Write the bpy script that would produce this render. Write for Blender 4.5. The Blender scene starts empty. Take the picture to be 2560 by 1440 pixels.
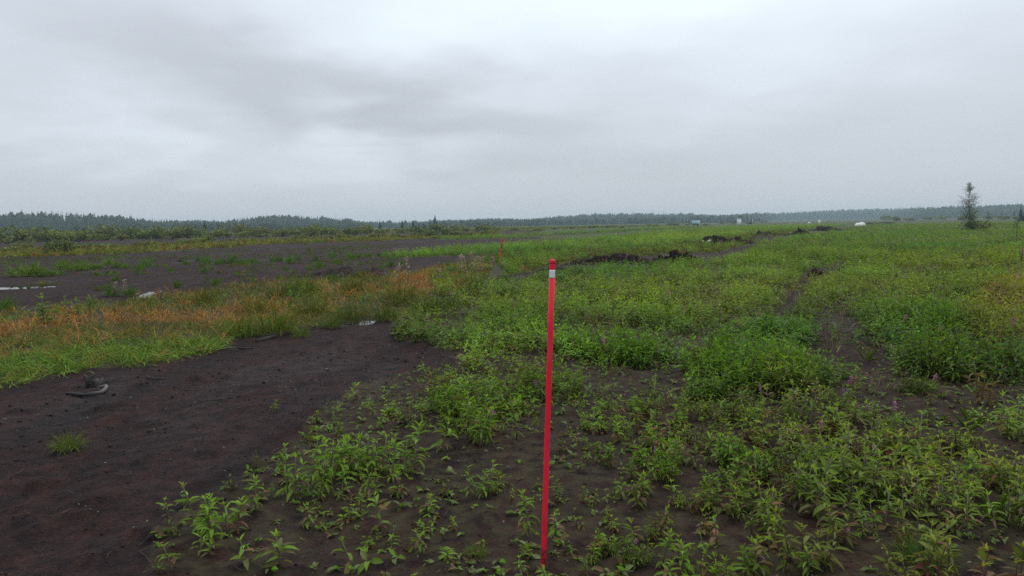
import bpy, math
import numpy as np
from mathutils import Matrix, Vector

# ------------------------------------------------------------------ camera, sky, sun, exposure
SC = bpy.context.scene
COL = SC.collection
CAM_H = 1.5
F_PX = 2009.0                      # focal length in photograph pixels (2560 wide)
PITCH = math.radians(4.52)
ROLL = math.radians(0.95)

fw = Vector((0, math.cos(PITCH), -math.sin(PITCH)))
r0 = Vector((1, 0, 0)); u0 = Vector((0, math.sin(PITCH), math.cos(PITCH)))
RT = r0 * math.cos(ROLL) - u0 * math.sin(ROLL)
UP = u0 * math.cos(ROLL) + r0 * math.sin(ROLL)
cd = bpy.data.cameras.new("camera")
cam = bpy.data.objects.new("camera", cd); COL.objects.link(cam)
cam.matrix_world = Matrix(((RT.x, UP.x, -fw.x, 0), (RT.y, UP.y, -fw.y, 0), (RT.z, UP.z, -fw.z, CAM_H), (0, 0, 0, 1)))
cd.sensor_width = 36.0; cd.lens = 36.0 * F_PX / 2560.0
cd.clip_start = 0.05; cd.clip_end = 8000
SC.camera = cam

SUN_EL, SUN_AZ = 60.0, 12.0        # degrees; azimuth clockwise from +Y
sd = bpy.data.lights.new("sun", 'SUN'); sd.energy = 1.5; sd.angle = math.radians(60); sd.color = (1.0, 0.97, 0.93)
so = bpy.data.objects.new("sun", sd); COL.objects.link(so)
sdir = Vector((math.sin(math.radians(SUN_AZ)) * math.cos(math.radians(SUN_EL)), math.cos(math.radians(SUN_AZ)) * math.cos(math.radians(SUN_EL)), math.sin(math.radians(SUN_EL))))
so.rotation_euler = sdir.to_track_quat('Z', 'Y').to_euler()
SC.view_settings.view_transform = 'Standard'; SC.view_settings.look = 'None'
SC.view_settings.exposure = 0.0; SC.view_settings.gamma = 1.0
SC.view_settings.use_curve_mapping = False
SC.cycles.use_denoising = False
SC.cycles.max_bounces = 5; SC.cycles.diffuse_bounces = 3; SC.cycles.glossy_bounces = 2
SC.cycles.transmission_bounces = 3; SC.cycles.volume_bounces = 1
SC.render.film_transparent = False


def ray(px, py):
    d = fw * F_PX + RT * (px - 1280.0) + UP * (720.0 - py)
    return d.normalized()


def G(px, py, z=0.0):
    """ground point seen at a photograph pixel"""
    d = ray(px, py)
    t = (z - CAM_H) / d.z
    return (d.x * t, d.y * t)


W = bpy.data.worlds.new("World"); SC.world = W; W.use_nodes = True
nt = W.node_tree; nt.nodes.clear()


class NB:
    """tiny node builder"""
    def __init__(s, tree): s.t = tree
    def n(s, kind, **kw):
        nd = s.t.nodes.new(kind)
        for k, v in kw.items(): setattr(nd, k, v)
        return nd
    def set(s, nd, i, v):
        if hasattr(v, 'is_output') or isinstance(v, bpy.types.NodeSocket): s.t.links.new(v, nd.inputs[i])
        else: nd.inputs[i].default_value = v
    def m(s, op, a, b=0.0, c=0.0, clamp=False):
        nd = s.n('ShaderNodeMath', operation=op, use_clamp=clamp)
        s.set(nd, 0, a); s.set(nd, 1, b); s.set(nd, 2, c)
        return nd.outputs[0]
    def rng(s, v, a, b, c=0.0, d=1.0, smooth=False):
        nd = s.n('ShaderNodeMapRange', interpolation_type='SMOOTHSTEP' if smooth else 'LINEAR')
        s.set(nd, 0, v)
        for i, x in enumerate((a, b, c, d)): s.set(nd, i + 1, x)
        return nd.outputs[0]
    def mix(s, f, a, b, mode='MIX'):
        nd = s.n('ShaderNodeMix', data_type='RGBA', blend_type=mode)
        s.set(nd, 0, f); s.set(nd, 6, a); s.set(nd, 7, b)
        return nd.outputs[2]
    def noise(s, vec, scale, detail=4.0, rough=0.55, dist=0.0):
        nd = s.n('ShaderNodeTexNoise')
        if vec is not None: s.set(nd, 'Vector', vec)
        s.set(nd, 'Scale', scale); s.set(nd, 'Detail', detail); s.set(nd, 'Roughness', rough); s.set(nd, 'Distortion', dist)
        return nd.outputs[0]
    def vec(s, x, y, z=0.0):
        nd = s.n('ShaderNodeCombineXYZ'); s.set(nd, 0, x); s.set(nd, 1, y); s.set(nd, 2, z)
        return nd.outputs[0]


b = NB(nt)
out = b.n('ShaderNodeOutputWorld'); bg = b.n('ShaderNodeBackground'); nt.links.new(bg.outputs[0], out.inputs[0])
sky = b.n('ShaderNodeTexSky', sky_type='NISHITA', sun_disc=False)
sky.sun_elevation = math.radians(SUN_EL); sky.sun_rotation = math.radians(SUN_AZ)
sky.air_density = 1.0; sky.dust_density = 2.0; sky.altitude = 100
tc = b.n('ShaderNodeTexCoord')
sp = b.n('ShaderNodeSeparateXYZ'); nt.links.new(tc.outputs['Generated'], sp.inputs[0])
dx, dy, dz = sp.outputs
zc = b.m('MAXIMUM', dz, 0.0)
den = b.m('ADD', zc, 0.16)
pv = b.vec(b.m('DIVIDE', dx, den), b.m('DIVIDE', dy, den), 0.0)
n1 = b.noise(pv, 0.75, 4.0, 0.48, 0.4)
n2 = b.noise(pv, 2.1, 5.0, 0.5, 0.4)
az = b.m('ARCTAN2', dx, dy)
el = b.m('ARCSINE', dz)
warp1 = b.m('MULTIPLY', b.m('SUBTRACT', b.noise(pv, 1.5, 3.0, 0.5), 0.5), 0.34)
warp2 = b.m('MULTIPLY', b.m('SUBTRACT', b.noise(b.vec(b.m('DIVIDE', dy, den), b.m('DIVIDE', dx, den), 3.7), 1.7, 3.0, 0.5), 0.5), 0.16)
azw = b.m('ADD', az, warp1); elw = b.m('ADD', el, warp2)
CL = 9.0
# the thick and thin places of the cloud sheet (bearing, height, half-widths, tilt, gain)
acc = None
for (px, py, wx, wy, tilt, gain) in [
        (1760, 10, 520, 110, 0.0, 0.30), (1180, 110, 240, 75, 0.35, 0.10), (620, 20, 420, 90, 0.1, 0.09), (1960, 180, 250, 80, -0.1, 0.14),
        (420, 375, 460, 60, 0.10, 0.12), (200, 290, 210, 45, 0.2, 0.08), (880, 370, 130, 40, 0.2, 0.10),
        (720, 170, 430, 85, 0.28, -0.11), (1720, 130, 330, 70, 0.0, -0.07), (140, 275, 130, 40, 0.2, -0.08), (560, 360, 140, 40, 0.35, -0.05),
        (1130, 300, 380, 65, 0.2, -0.05), (2200, 60, 300, 60, 0.0, -0.05), (350, 110, 280, 65, 0.25, -0.08)]:
    d = ray(px, py); a0 = math.atan2(d.x, d.y); e0 = math.asin(d.z)
    ax = b.m('SUBTRACT', azw, a0); ey = b.m('SUBTRACT', elw, e0)
    ct, st = math.cos(-tilt), math.sin(-tilt)
    xr = b.m('ADD', b.m('MULTIPLY', ax, ct), b.m('MULTIPLY', ey, st))
    yr = b.m('SUBTRACT', b.m('MULTIPLY', ey, ct), b.m('MULTIPLY', ax, st))
    q = b.m('ADD', b.m('POWER', b.m('ABSOLUTE', b.m('DIVIDE', xr, wx / F_PX)), 2.0), b.m('POWER', b.m('ABSOLUTE', b.m('DIVIDE', yr, wy / F_PX)), 2.0))
    g = b.m('MULTIPLY', b.m('EXPONENT', b.m('MULTIPLY', q, -0.7)), gain)
    acc = g if acc is None else b.m('ADD', acc, g)
grad = b.rng(dz, 0.0, 0.34, 0.72, 0.96, True)
amp = b.rng(dz, 0.02, 0.14, 0.15, 1.0)
br = b.m('ADD', grad, b.m('MULTIPLY', b.m('ADD', b.m('MULTIPLY', b.m('SUBTRACT', n1, 0.5), 0.15), b.m('MULTIPLY', b.m('SUBTRACT', n2, 0.5), 0.08)), amp))
br = b.m('ADD', br, b.m('MULTIPLY', acc, b.rng(dz, 0.0, 0.06, 0.3, 1.0)))
cool = b.rng(br, 0.78, 1.12, 0.0, 1.0)
ccol = b.mix(cool, (0.908, 0.970, 1.068, 1), (0.90, 0.998, 1.08, 1))
cl = b.n('ShaderNodeVectorMath', operation='SCALE'); b.set(cl, 0, ccol); b.set(cl, 'Scale', b.m('MULTIPLY', br, CL))
mixed = b.mix(0.93, sky.outputs[0], cl.outputs[0])
b.set(bg, 0, mixed); b.set(bg, 1, 0.10)
W.cycles.sampling_method = 'MANUAL'; W.cycles.sample_map_resolution = 256

# ------------------------------------------------------------------ numpy helpers
R = np.random.default_rng(20240817)
_T = np.random.default_rng(5).random((256, 256))


def vnoise(x, y):
    xi = np.floor(x).astype(np.int64); yi = np.floor(y).astype(np.int64)
    fx = x - xi; fy = y - yi
    fx = fx * fx * fx * (fx * (fx * 6 - 15) + 10); fy = fy * fy * fy * (fy * (fy * 6 - 15) + 10)
    a = _T[xi & 255, yi & 255]; c = _T[(xi + 1) & 255, yi & 255]; d = _T[xi & 255, (yi + 1) & 255]; e = _T[(xi + 1) & 255, (yi + 1) & 255]
    return (a * (1 - fx) + c * fx) * (1 - fy) + (d * (1 - fx) + e * fx) * fy - 0.5


def fbm(x, y, o=4, g=0.5):
    s = 0; a = 1.0
    for i in range(o):
        s = s + a * vnoise(x * 2.03 ** i + 17.3 * i, y * 2.03 ** i - 9.1 * i); a *= g
    return s


def inpoly(x, y, P):
    P = np.asarray(P); r = np.zeros(x.shape, bool); j = len(P) - 1
    for i in range(len(P)):
        xi, yi = P[i]; xj, yj = P[j]
        if yi != yj:
            r ^= ((yi > y) != (yj > y)) & (x < (xj - xi) * (y - yi) / (yj - yi) + xi)
        j = i
    return r


def GP(pts): return np.array([G(*p) for p in pts])


VPX = ray(2280, 545); SA = math.atan2(VPX.x, VPX.y)          # bearing of the peat strips
SU = np.array([math.sin(SA), math.cos(SA)]); SV = np.array([-math.cos(SA), math.sin(SA)])


def warp(x, y, k=1.0):
    d = np.hypot(x, y); s = np.clip(d / 12.0, 0.25, 4.0)
    return x + k * 0.55 * s * fbm(x / s * 0.9 + 3, y / s * 0.9, 3), y + k * 0.55 * s * fbm(x / s * 0.9 - 41, y / s * 0.9 + 8, 3)


# ------------------------------------------------------------------ zones of the ground, as ground polygons
Z = {k: GP(v) for k, v in dict(
    dense=[(1000, 812), (1130, 764), (1240, 726), (1330, 706), (1500, 680), (1640, 668), (1760, 654), (1900, 606), (2100, 578), (2180, 562), (2420, 551), (2900, 545), (3400, 560),
           (3400, 900), (2560, 960), (2200, 1000), (2000, 985), (1850, 985), (1600, 1010), (1400, 1005), (1190, 945), (1165, 885), (1060, 850)],
    fore=[(1130, 1000), (1190, 945), (1400, 1005), (2000, 985), (2560, 955), (3200, 950), (3200, 1900), (300, 1900), (390, 1310), (500, 1235), (700, 1130), (880, 965), (1060, 925)],
    mid=[(1100, 955), (1190, 925), (1410, 995), (1420, 1080), (1260, 1125), (1130, 1100)],
    foreleft=[(1080, 1040), (1130, 1105), (1345, 1125), (1330, 1900), (300, 1900), (390, 1310), (500, 1235), (700, 1130), (880, 965), (1060, 925)],
    foreright=[(1830, 985), (3200, 900), (3200, 1900), (2250, 1900), (1950, 1440), (1980, 1200)],
    strip=[(970, 645), (1120, 632), (1300, 613), (1500, 595), (1720, 576), (1950, 560), (2140, 552), (2180, 556), (2090, 566), (1860, 586), (1740, 606), (1560, 622), (1400, 628), (1250, 636), (1050, 645)],
    strip2=[(1080, 599), (1250, 590), (1500, 578), (1700, 567), (1900, 560), (1900, 561), (1500, 583), (1250, 597)],
    rough=[(1180, 668), (1250, 640), (1400, 628), (1560, 622), (1740, 606), (1860, 586), (2090, 566), (2100, 570), (1900, 592), (1760, 630), (1500, 652), (1330, 682), (1240, 704), (1130, 750), (1120, 690)],
    ditch=[(1340, 690), (1440, 655), (1600, 642), (1760, 632), (1765, 640), (1740, 654), (1640, 667), (1500, 679), (1350, 702)],
    grass=[(-900, 1115), (0, 968), (250, 925), (500, 880), (560, 848), (700, 833), (800, 815), (850, 796), (950, 790), (1010, 800), (1130, 750), (1250, 702), (1330, 682), (1300, 660), (1200, 664), (950, 690), (800, 702), (560, 718), (380, 742), (130, 782), (0, 787), (-900, 880)],
    front=[(-900, 1115), (0, 968), (250, 925), (500, 880), (560, 848), (480, 845), (300, 868), (0, 905), (-900, 1020)],
    red=[(-300, 870), (0, 812), (250, 790), (440, 785), (620, 768), (700, 772), (740, 795), (640, 806), (420, 812), (200, 822), (0, 850), (-300, 930)],
    red2=[(970, 700), (1060, 692), (1180, 690), (1200, 706), (1150, 722), (1050, 724)],
    orange=[(0, 868), (60, 868), (100, 876), (60, 884), (0, 886)],
    bare1=[(2050, 800), (2080, 755), (2125, 745), (2180, 850), (2195, 915), (2130, 920), (2050, 895)],
    bare2=[(1900, 800), (1960, 730), (2040, 668), (2140, 662), (2160, 676), (2060, 705), (1990, 770), (1930, 815)],
    clearing=[(1205, 705), (1228, 650), (1270, 650), (1290, 700), (1260, 712)],
    bare3=[(2360, 905), (2420, 880), (2470, 905), (2440, 935), (2370, 930)],
    tan=[(2330, 840), (2420, 720), (2560, 690), (2800, 690), (2800, 900), (2560, 880), (2420, 900)],
    olive1=[(-500, 668), (0, 643), (300, 636), (640, 612), (1000, 600), (1240, 592), (1240, 587), (1000, 591), (640, 604), (300, 622), (0, 629), (-500, 645)],
    olive2=[(-500, 617), (0, 607), (500, 594), (1000, 582), (1250, 577), (1500, 570), (1800, 560), (1800, 558), (1250, 571), (600, 578), (0, 588), (-500, 600)],
    peatheap=[(600, 660), (640, 660), (640, 661)],
).items()}


def zone(name, x, y): return inpoly(x, y, Z[name])


PUD = []                                                     # (cx, cy, half-length, half-width, angle)


def add_pud(pa, pb, wid):
    a = np.array(G(*pa)); c = np.array(G(*pb)); m = (a + c) / 2; L = np.hypot(*(c - a)) / 2
    PUD.append((m[0], m[1], L, wid, math.atan2(c[1] - a[1], c[0] - a[0])))


add_pud((-160, 724), (152, 714), 0.46)
add_pud((868, 806), (938, 800), 0.30)
add_pud((720, 803), (800, 806), 0.10)
add_pud((330, 602), (420, 600), 1.4)


def height(x, y):
    x = np.asarray(x, float); y = np.asarray(y, float)
    u = x * SU[0] + y * SU[1]; v = x * SV[0] + y * SV[1]
    d = np.hypot(x, y)
    h = 0.055 * fbm(u * 0.12, v * 0.16 + 5, 2) * np.clip(d / 10, 0.3, 1) + 0.035 * fbm(u * 0.5, v * 0.9, 3)
    f = np.clip(1.6 - d / 40, 0, 1)
    h = h + f * (0.022 * fbm(u * 2.4, v * 5.5, 3, 0.6) + 0.020 * np.abs(fbm(u * 6, v * 11, 3, 0.65)) - 0.008)
    # clods: a few sharper lumps
    c = np.clip(vnoise(x * 4.3 + 50, y * 4.3) - 0.22, 0, 1) * f
    h = h + 0.12 * c
    for (cx, cy, L, wd, an) in PUD:
        ca, sa = math.cos(an), math.sin(an)
        p = ((x - cx) * ca + (y - cy) * sa) / (L * 1.5); q = (-(x - cx) * sa + (y - cy) * ca) / (wd * 1.9)
        k = np.clip(1.35 - np.sqrt(p * p + q * q), 0, 1); k = k * k * (3 - 2 * k)
        h = h * (1 - k) + (-0.035 + 0.25 * h) * k
    return h


def H(x, y): return float(height(np.array([x]), np.array([y]))[0])


# ------------------------------------------------------------------ mesh helpers
def mk(name, V, F, C=None, smooth=False, mats=(), mi=None):
    V = np.ascontiguousarray(V, np.float32); F = np.ascontiguousarray(F, np.int32)
    me = bpy.data.meshes.new(name); k = F.shape[1]
    me.vertices.add(len(V)); me.vertices.foreach_set('co', V.ravel())
    me.loops.add(F.size); me.loops.foreach_set('vertex_index', F.ravel())
    me.polygons.add(len(F)); me.polygons.foreach_set('loop_start', np.arange(0, F.size, k, dtype=np.int32))
    if smooth: me.polygons.foreach_set('use_smooth', np.ones(len(F), bool))
    for m in mats: me.materials.append(m)
    if mi is not None: me.polygons.foreach_set('material_index', np.asarray(mi, np.int32))
    me.update(calc_edges=True)
    if C is not None:
        at = me.attributes.new('tint', 'FLOAT_COLOR', 'POINT')
        c4 = np.ones((len(V), 4), np.float32); c4[:, :3] = C
        at.data.foreach_set('color', c4.ravel())
    return me


def ob(name, me, parent=None, loc=None, rot=None, scale=None, **props):
    o = bpy.data.objects.new(name, me); COL.objects.link(o)
    if parent is not None: o.parent = parent
    if loc is not None: o.location = loc
    if rot is not None: o.rotation_euler = rot
    if scale is not None: o.scale = scale if hasattr(scale, '__len__') else (scale,) * 3
    for k, v in props.items(): o[k] = v
    return o


def thing(name, label, cat, loc, rotz=0.0, group=None, scale=1.0):
    o = ob(name, None, None, loc, (0, 0, rotz), scale, label=label, category=cat)
    o.empty_display_size = 0.1
    if group: o['group'] = group
    return o


def cat_parts(parts):
    V = []; F = []; C = []; n = 0
    for p in parts:
        if len(p[0]) == 0: continue
        V.append(p[0]); F.append(p[1] + n); C.append(p[2]); n += len(p[0])
    return np.concatenate(V), np.concatenate(F), np.concatenate(C)


def tube(P, rad, sides=6, col=(1, 1, 1), cap=True):
    """tapered tube along a polyline, triangles"""
    P = np.asarray(P, float); n = len(P); rad = np.broadcast_to(np.asarray(rad, float), (n,))
    T = np.gradient(P, axis=0); T /= np.linalg.norm(T, axis=1)[:, None] + 1e-9
    ref = np.array([0.31, 0.17, 0.93]); ref = ref if abs(T[0] @ ref) < 0.93 else np.array([1.0, 0, 0])
    A = np.cross(T, ref); A /= np.linalg.norm(A, axis=1)[:, None]; B = np.cross(T, A)
    a = np.arange(sides) * 2 * math.pi / sides
    V = (P[:, None] + rad[:, None, None] * (np.cos(a)[None, :, None] * A[:, None] + np.sin(a)[None, :, None] * B[:, None])).reshape(-1, 3)
    i = np.arange(n - 1)[:, None] * sides + np.arange(sides)[None]; j = np.arange(n - 1)[:, None] * sides + (np.arange(sides)[None] + 1) % sides
    F = np.concatenate([np.stack([i, j, j + sides], -1).reshape(-1, 3), np.stack([i, j + sides, i + sides], -1).reshape(-1, 3)])
    if cap:
        V = np.concatenate([V, P[:1], P[-1:]]); k = len(V) - 2; s = np.arange(sides); t = (s + 1) % sides
        F = np.concatenate([F, np.stack([t, s, np.full(sides, k)], -1), np.stack([s + (n - 1) * sides, t + (n - 1) * sides, np.full(sides, k + 1)], -1)])
    c = np.asarray(col, float)
    C = np.tile(c, (len(V), 1)) if c.ndim == 1 else np.concatenate([np.repeat(c, sides, 0), c[:1], c[-1:]]) if cap else np.repeat(c, sides, 0)
    return V, F, C


def box(x0, x1, y0, y1, z0, z1, bev=0.0, col=(1, 1, 1)):
    import bmesh
    bm = bmesh.new(); bmesh.ops.create_cube(bm, size=1.0)
    for v in bm.verts: v.co = Vector(((x0 + x1) / 2 + v.co.x * (x1 - x0), (y0 + y1) / 2 + v.co.y * (y1 - y0), (z0 + z1) / 2 + v.co.z * (z1 - z0)))
    if bev: bmesh.ops.bevel(bm, geom=bm.edges[:], offset=bev, segments=2, affect='EDGES')
    bmesh.ops.triangulate(bm, faces=bm.faces[:])
    V = np.array([v.co[:] for v in bm.verts]); bm.verts.index_update(); F = np.array([[v.index for v in f.verts] for f in bm.faces]); bm.free()
    return V, F, np.tile(np.asarray(col, float), (len(V), 1))


# ------------------------------------------------------------------ materials
def material(name, build):
    m = bpy.data.materials.new(name); m.use_nodes = True; t = m.node_tree; t.nodes.clear()
    nb = NB(t); o = nb.n('ShaderNodeOutputMaterial'); build(nb, o, t)
    return m


def principled(nb, col, rough=0.6, spec=0.5, normal=None, **kw):
    p = nb.n('ShaderNodeBsdfPrincipled'); nb.set(p, 'Base Color', col); nb.set(p, 'Roughness', rough); nb.set(p, 'Specular IOR Level', spec)
    if normal is not None: nb.set(p, 'Normal', normal)
    for k, v in kw.items(): nb.set(p, k.replace('_', ' '), v)
    return p.outputs[0]


def tinted(nb):
    a = nb.n('ShaderNodeAttribute', attribute_name='tint'); oi = nb.n('ShaderNodeObjectInfo')
    return nb.mix(1.0, a.outputs['Color'], oi.outputs['Color'], 'MULTIPLY')


def leafmat(rough, trans, spec=0.35):
    def f(nb, o, t):
        c = tinted(nb)
        geo = nb.n('ShaderNodeNewGeometry')
        n = nb.noise(geo.outputs['Position'], 35.0, 2.0)
        c = nb.mix(1.0, c, nb.mix(n, (0.78, 0.78, 0.78, 1), (1.2, 1.2, 1.2, 1)), 'MULTIPLY')
        s = principled(nb, c, rough, spec)
        tr = nb.n('ShaderNodeBsdfTranslucent'); nb.set(tr, 0, nb.mix(1.0, c, (1.15, 1.2, 0.6, 1), 'MULTIPLY'))
        mx = nb.n('ShaderNodeMixShader'); nb.set(mx, 0, trans); t.links.new(s, mx.inputs[1]); t.links.new(tr.outputs[0], mx.inputs[2])
        t.links.new(mx.outputs[0], o.inputs[0])
    return f


M_LEAF = material('leaf', leafmat(0.6, 0.30, 0.12))
M_GRASS = material('grass_blade', leafmat(0.65, 0.25, 0.10))
M_FOREST = material('needle_foliage', leafmat(0.8, 0.10, 0.15))


def plainmat(rough, spec=0.4, bump=0.0, bscale=40.0):
    def f(nb, o, t):
        c = tinted(nb); tc = nb.n('ShaderNodeTexCoord')
        n = nb.noise(tc.outputs['Object'], bscale, 5.0, 0.6)
        c = nb.mix(1.0, c, nb.mix(n, (0.82, 0.82, 0.82, 1), (1.18, 1.18, 1.18, 1)), 'MULTIPLY')
        nm = None
        if bump:
            bp = nb.n('ShaderNodeBump'); nb.set(bp, 'Strength', bump); nb.set(bp, 'Distance', 0.02); nb.set(bp, 'Height', n); nm = bp.outputs[0]
        t.links.new(principled(nb, c, rough, spec, nm), o.inputs[0])
    return f


M_STEM = material('plant_stem', plainmat(0.7))
M_BARK = material('bark', plainmat(0.85, 0.3, 0.5, 60.0))
M_PAINT = material('painted_surface', plainmat(0.45, 0.45, 0.08, 90.0))


def pole_mat(nb, o, t):
    c = tinted(nb); tc = nb.n('ShaderNodeTexCoord'); sp_ = nb.n('ShaderNodeSeparateXYZ'); t.links.new(tc.outputs['Object'], sp_.inputs[0])
    n = nb.noise(tc.outputs['Object'], 9.0, 5.0, 0.6); n2 = nb.noise(tc.outputs['Object'], 70.0, 4.0, 0.65)
    c = nb.mix(nb.rng(n, 0.45, 0.75, 0.0, 0.30), c, nb.mix(0.25, c, (0.75, 0.35, 0.33, 1)))        # faded patches
    c = nb.mix(nb.rng(n2, 0.66, 0.74, 0.0, 0.45), c, (0.30, 0.05, 0.045, 1))                          # scuffs
    mud = nb.m('MULTIPLY', nb.rng(sp_.outputs[2], 0.02, 0.30, 1.0, 0.0), nb.rng(n2, 0.42, 0.58), clamp=True)
    c = nb.mix(mud, c, (0.035, 0.024, 0.022, 1))                                                      # mud splashes near the ground
    t.links.new(principled(nb, c, nb.rng(n2, 0.3, 0.7, 0.42, 0.65), 0.35), o.inputs[0])


M_POLE = material('faded_red_paint', pole_mat)
M_CLOTH = material('white_sheeting', plainmat(0.6, 0.4, 0.4, 9.0))
M_WOOD = material('weathered_wood', plainmat(0.75, 0.35, 0.7, 70.0))

PEAT_A = (0.0170, 0.0085, 0.0088, 1); PEAT_B = (0.0056, 0.0036, 0.0038, 1); PEAT_C = (0.029, 0.0120, 0.0095, 1)


def peat_nodes(nb, t, pos, strength=1.0):
    """colour, roughness and normal of bare damp peat"""
    mp = nb.n('ShaderNodeMapping'); t.links.new(pos, mp.inputs[0]); mp.inputs['Rotation'].default_value = (0, 0, SA)
    mp.inputs['Scale'].default_value = (1.6, 0.6, 1.0)
    st = mp.outputs[0]
    a = nb.noise(st, 1.1, 6.0, 0.6); c = nb.noise(pos, 6.5, 6.0, 0.65); e = nb.noise(pos, 55.0, 4.0, 0.7); s = nb.noise(st, 0.33, 4.0, 0.55, 0.8)
    col = nb.mix(nb.rng(a, 0.35, 0.65), PEAT_A, PEAT_C)
    col = nb.mix(nb.rng(c, 0.42, 0.66), col, PEAT_B)
    col = nb.mix(nb.rng(e, 0.40, 0.72), col, nb.mix(1.0, col, (2.7, 2.45, 2.4, 1), 'MULTIPLY'))
    col = nb.mix(nb.rng(e, 0.2, 0.42, 0.55, 0.0), col, (0.004, 0.003, 0.0033, 1))
    mp2 = nb.n('ShaderNodeMapping'); t.links.new(pos, mp2.inputs[0]); mp2.inputs['Rotation'].default_value = (0, 0, SA); mp2.inputs['Scale'].default_value = (1.5, 0.13, 1.0)
    fur = nb.noise(mp2.outputs[0], 0.9, 5.0, 0.62)
    col = nb.mix(nb.rng(fur, 0.50, 0.62, 0.0, 0.75), col, nb.mix(1.0, col, (0.42, 0.40, 0.42, 1), 'MULTIPLY'))
    wet = nb.rng(s, 0.52, 0.72, 0.0, 1.0, True)
    col = nb.mix(nb.m('MULTIPLY', wet, 0.45), col, (0.010, 0.0078, 0.0090, 1))
    rough = nb.m('SUBTRACT', 0.86, nb.m('MULTIPLY', wet, nb.rng(c, 0.3, 0.7, 0.30, 0.05)))
    hgt = nb.m('ADD', nb.m('MULTIPLY', c, 1.0), nb.m('MULTIPLY', e, 0.40))
    bp = nb.n('ShaderNodeBump'); nb.set(bp, 'Strength', strength); nb.set(bp, 'Distance', 0.05); nb.set(bp, 'Height', hgt)
    return col, rough, bp.outputs[0]


def ground_mat(nb, o, t):
    geo = nb.n('ShaderNodeNewGeometry'); pos = geo.outputs['Position']
    col, rough, nm = peat_nodes(nb, t, pos)
    at = nb.n('ShaderNodeAttribute', attribute_name='tint')         # r: living cover, g: moss / dead litter, b: unused
    sx = nb.n('ShaderNodeSeparateColor'); t.links.new(at.outputs['Color'], sx.inputs[0])
    n = nb.noise(pos, 0.9, 6.0, 0.65); n2 = nb.noise(pos, 9.0, 4.0, 0.6)
    green = nb.mix(nb.rng(n, 0.35, 0.65), (0.060, 0.095, 0.022, 1), (0.085, 0.100, 0.034, 1))
    green = nb.mix(nb.rng(n2, 0.4, 0.7), green, (0.040, 0.052, 0.018, 1))
    k = nb.m('MULTIPLY', sx.outputs[0], nb.rng(n2, 0.30, 0.60, 0.55, 1.0), clamp=True)
    col = nb.mix(k, col, green)
    moss = nb.mix(n, (0.040, 0.040, 0.018, 1), (0.075, 0.058, 0.030, 1))
    col = nb.mix(nb.m('MULTIPLY', sx.outputs[1], nb.rng(n2, 0.38, 0.62), clamp=True), col, moss)
    rough = nb.m('MAXIMUM', rough, nb.m('MULTIPLY', sx.outputs[0], 0.85))
    t.links.new(principled(nb, col, rough, 0.12, nm), o.inputs[0])


def peat_mat(nb, o, t):
    geo = nb.n('ShaderNodeNewGeometry')
    col, rough, nm = peat_nodes(nb, t, geo.outputs['Position'], 0.8)
    col = nb.mix(1.0, col, tinted(nb), 'MULTIPLY')
    t.links.new(principled(nb, col, nb.m('MAXIMUM', rough, 0.75), 0.2, nm), o.inputs[0])


def water_mat(nb, o, t):
    geo = nb.n('ShaderNodeNewGeometry'); n = nb.noise(geo.outputs['Position'], 14.0, 3.0)
    bp = nb.n('ShaderNodeBump'); nb.set(bp, 'Strength', 0.06); nb.set(bp, 'Distance', 0.01); nb.set(bp, 'Height', n)
    t.links.new(principled(nb, (0.02, 0.016, 0.014, 1), 0.05, 0.5, bp.outputs[0]), o.inputs[0])


M_GROUND = material('peat_ground', ground_mat)
M_PEAT = material('dark_peat', peat_mat)
M_WATER = material('still_water', water_mat)

# ------------------------------------------------------------------ the ground: one polar sheet
az_f = np.radians(np.arange(-48, 48.01, 0.31)); az_b = np.radians(np.arange(52, 309, 4.0))
azs = np.concatenate([az_f, az_b]); nA = len(azs)
rad = 0.7 * 1.011 ** np.arange(0, 722); rad = np.append(rad[rad < 1820], 1840.0); nR = len(rad)
gx = rad[:, None] * np.sin(azs)[None]; gy = rad[:, None] * np.cos(azs)[None]
x, y = gx.ravel(), gy.ravel()
gz = height(x, y)
V = np.concatenate([np.stack([x, y, gz], 1), [[0, 0, 0]]])
ii = np.arange(nR - 1)[:, None] * nA + np.arange(nA)[None]; jj = np.arange(nR - 1)[:, None] * nA + (np.arange(nA)[None] + 1) % nA
F = np.concatenate([np.stack([ii, jj, jj + nA], -1).reshape(-1, 3), np.stack([ii, jj + nA, ii + nA], -1).reshape(-1, 3)])
c0 = np.arange(nA); F = np.concatenate([F, np.stack([c0, np.full(nA, nR * nA), (c0 + 1) % nA], -1)])
F = F[:, ::-1]
def project_early(x, y):
    dep = np.maximum(x * fw.x + y * fw.y - CAM_H * fw.z, .1); a = x * RT.x + y * RT.y - CAM_H * RT.z; c = x * UP.x + y * UP.y - CAM_H * UP.z
    return 1280 + F_PX * a / dep, 720 - F_PX * c / dep


wx, wy = warp(x, y)
dd = np.hypot(x, y)
cov = np.zeros(len(x)); moss = np.zeros(len(x))
far = np.clip((dd - 8) / 30, 0, 1)
for nm, k in (('dense', 1.0), ('strip', 1.0), ('strip2', 1.0), ('rough', 0.75), ('olive1', 0.65), ('olive2', 0.75)):
    m_ = zone(nm, wx, wy); cov[m_] = np.maximum(cov[m_], (k * far)[m_])
m_ = zone('grass', wx, wy); cov[m_] = np.maximum(cov[m_], 0.5); moss[m_] = 1.0
for nm in ('dense', 'fore', 'rough'):
    m_ = zone(nm, wx, wy); moss[m_] = np.maximum(moss[m_], 0.75)
for nm in ('ditch', 'bare1', 'bare2', 'bare3'):
    m_ = zone(nm, wx, wy); cov[m_] = 0; moss[m_] = 0.1
px, py = project_early(x, y); beyond = (dd > 330) | ((dd > 85) & (px > 1350) & (py < 640)); cov[beyond] = np.maximum(cov[beyond], 0.8)
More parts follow.
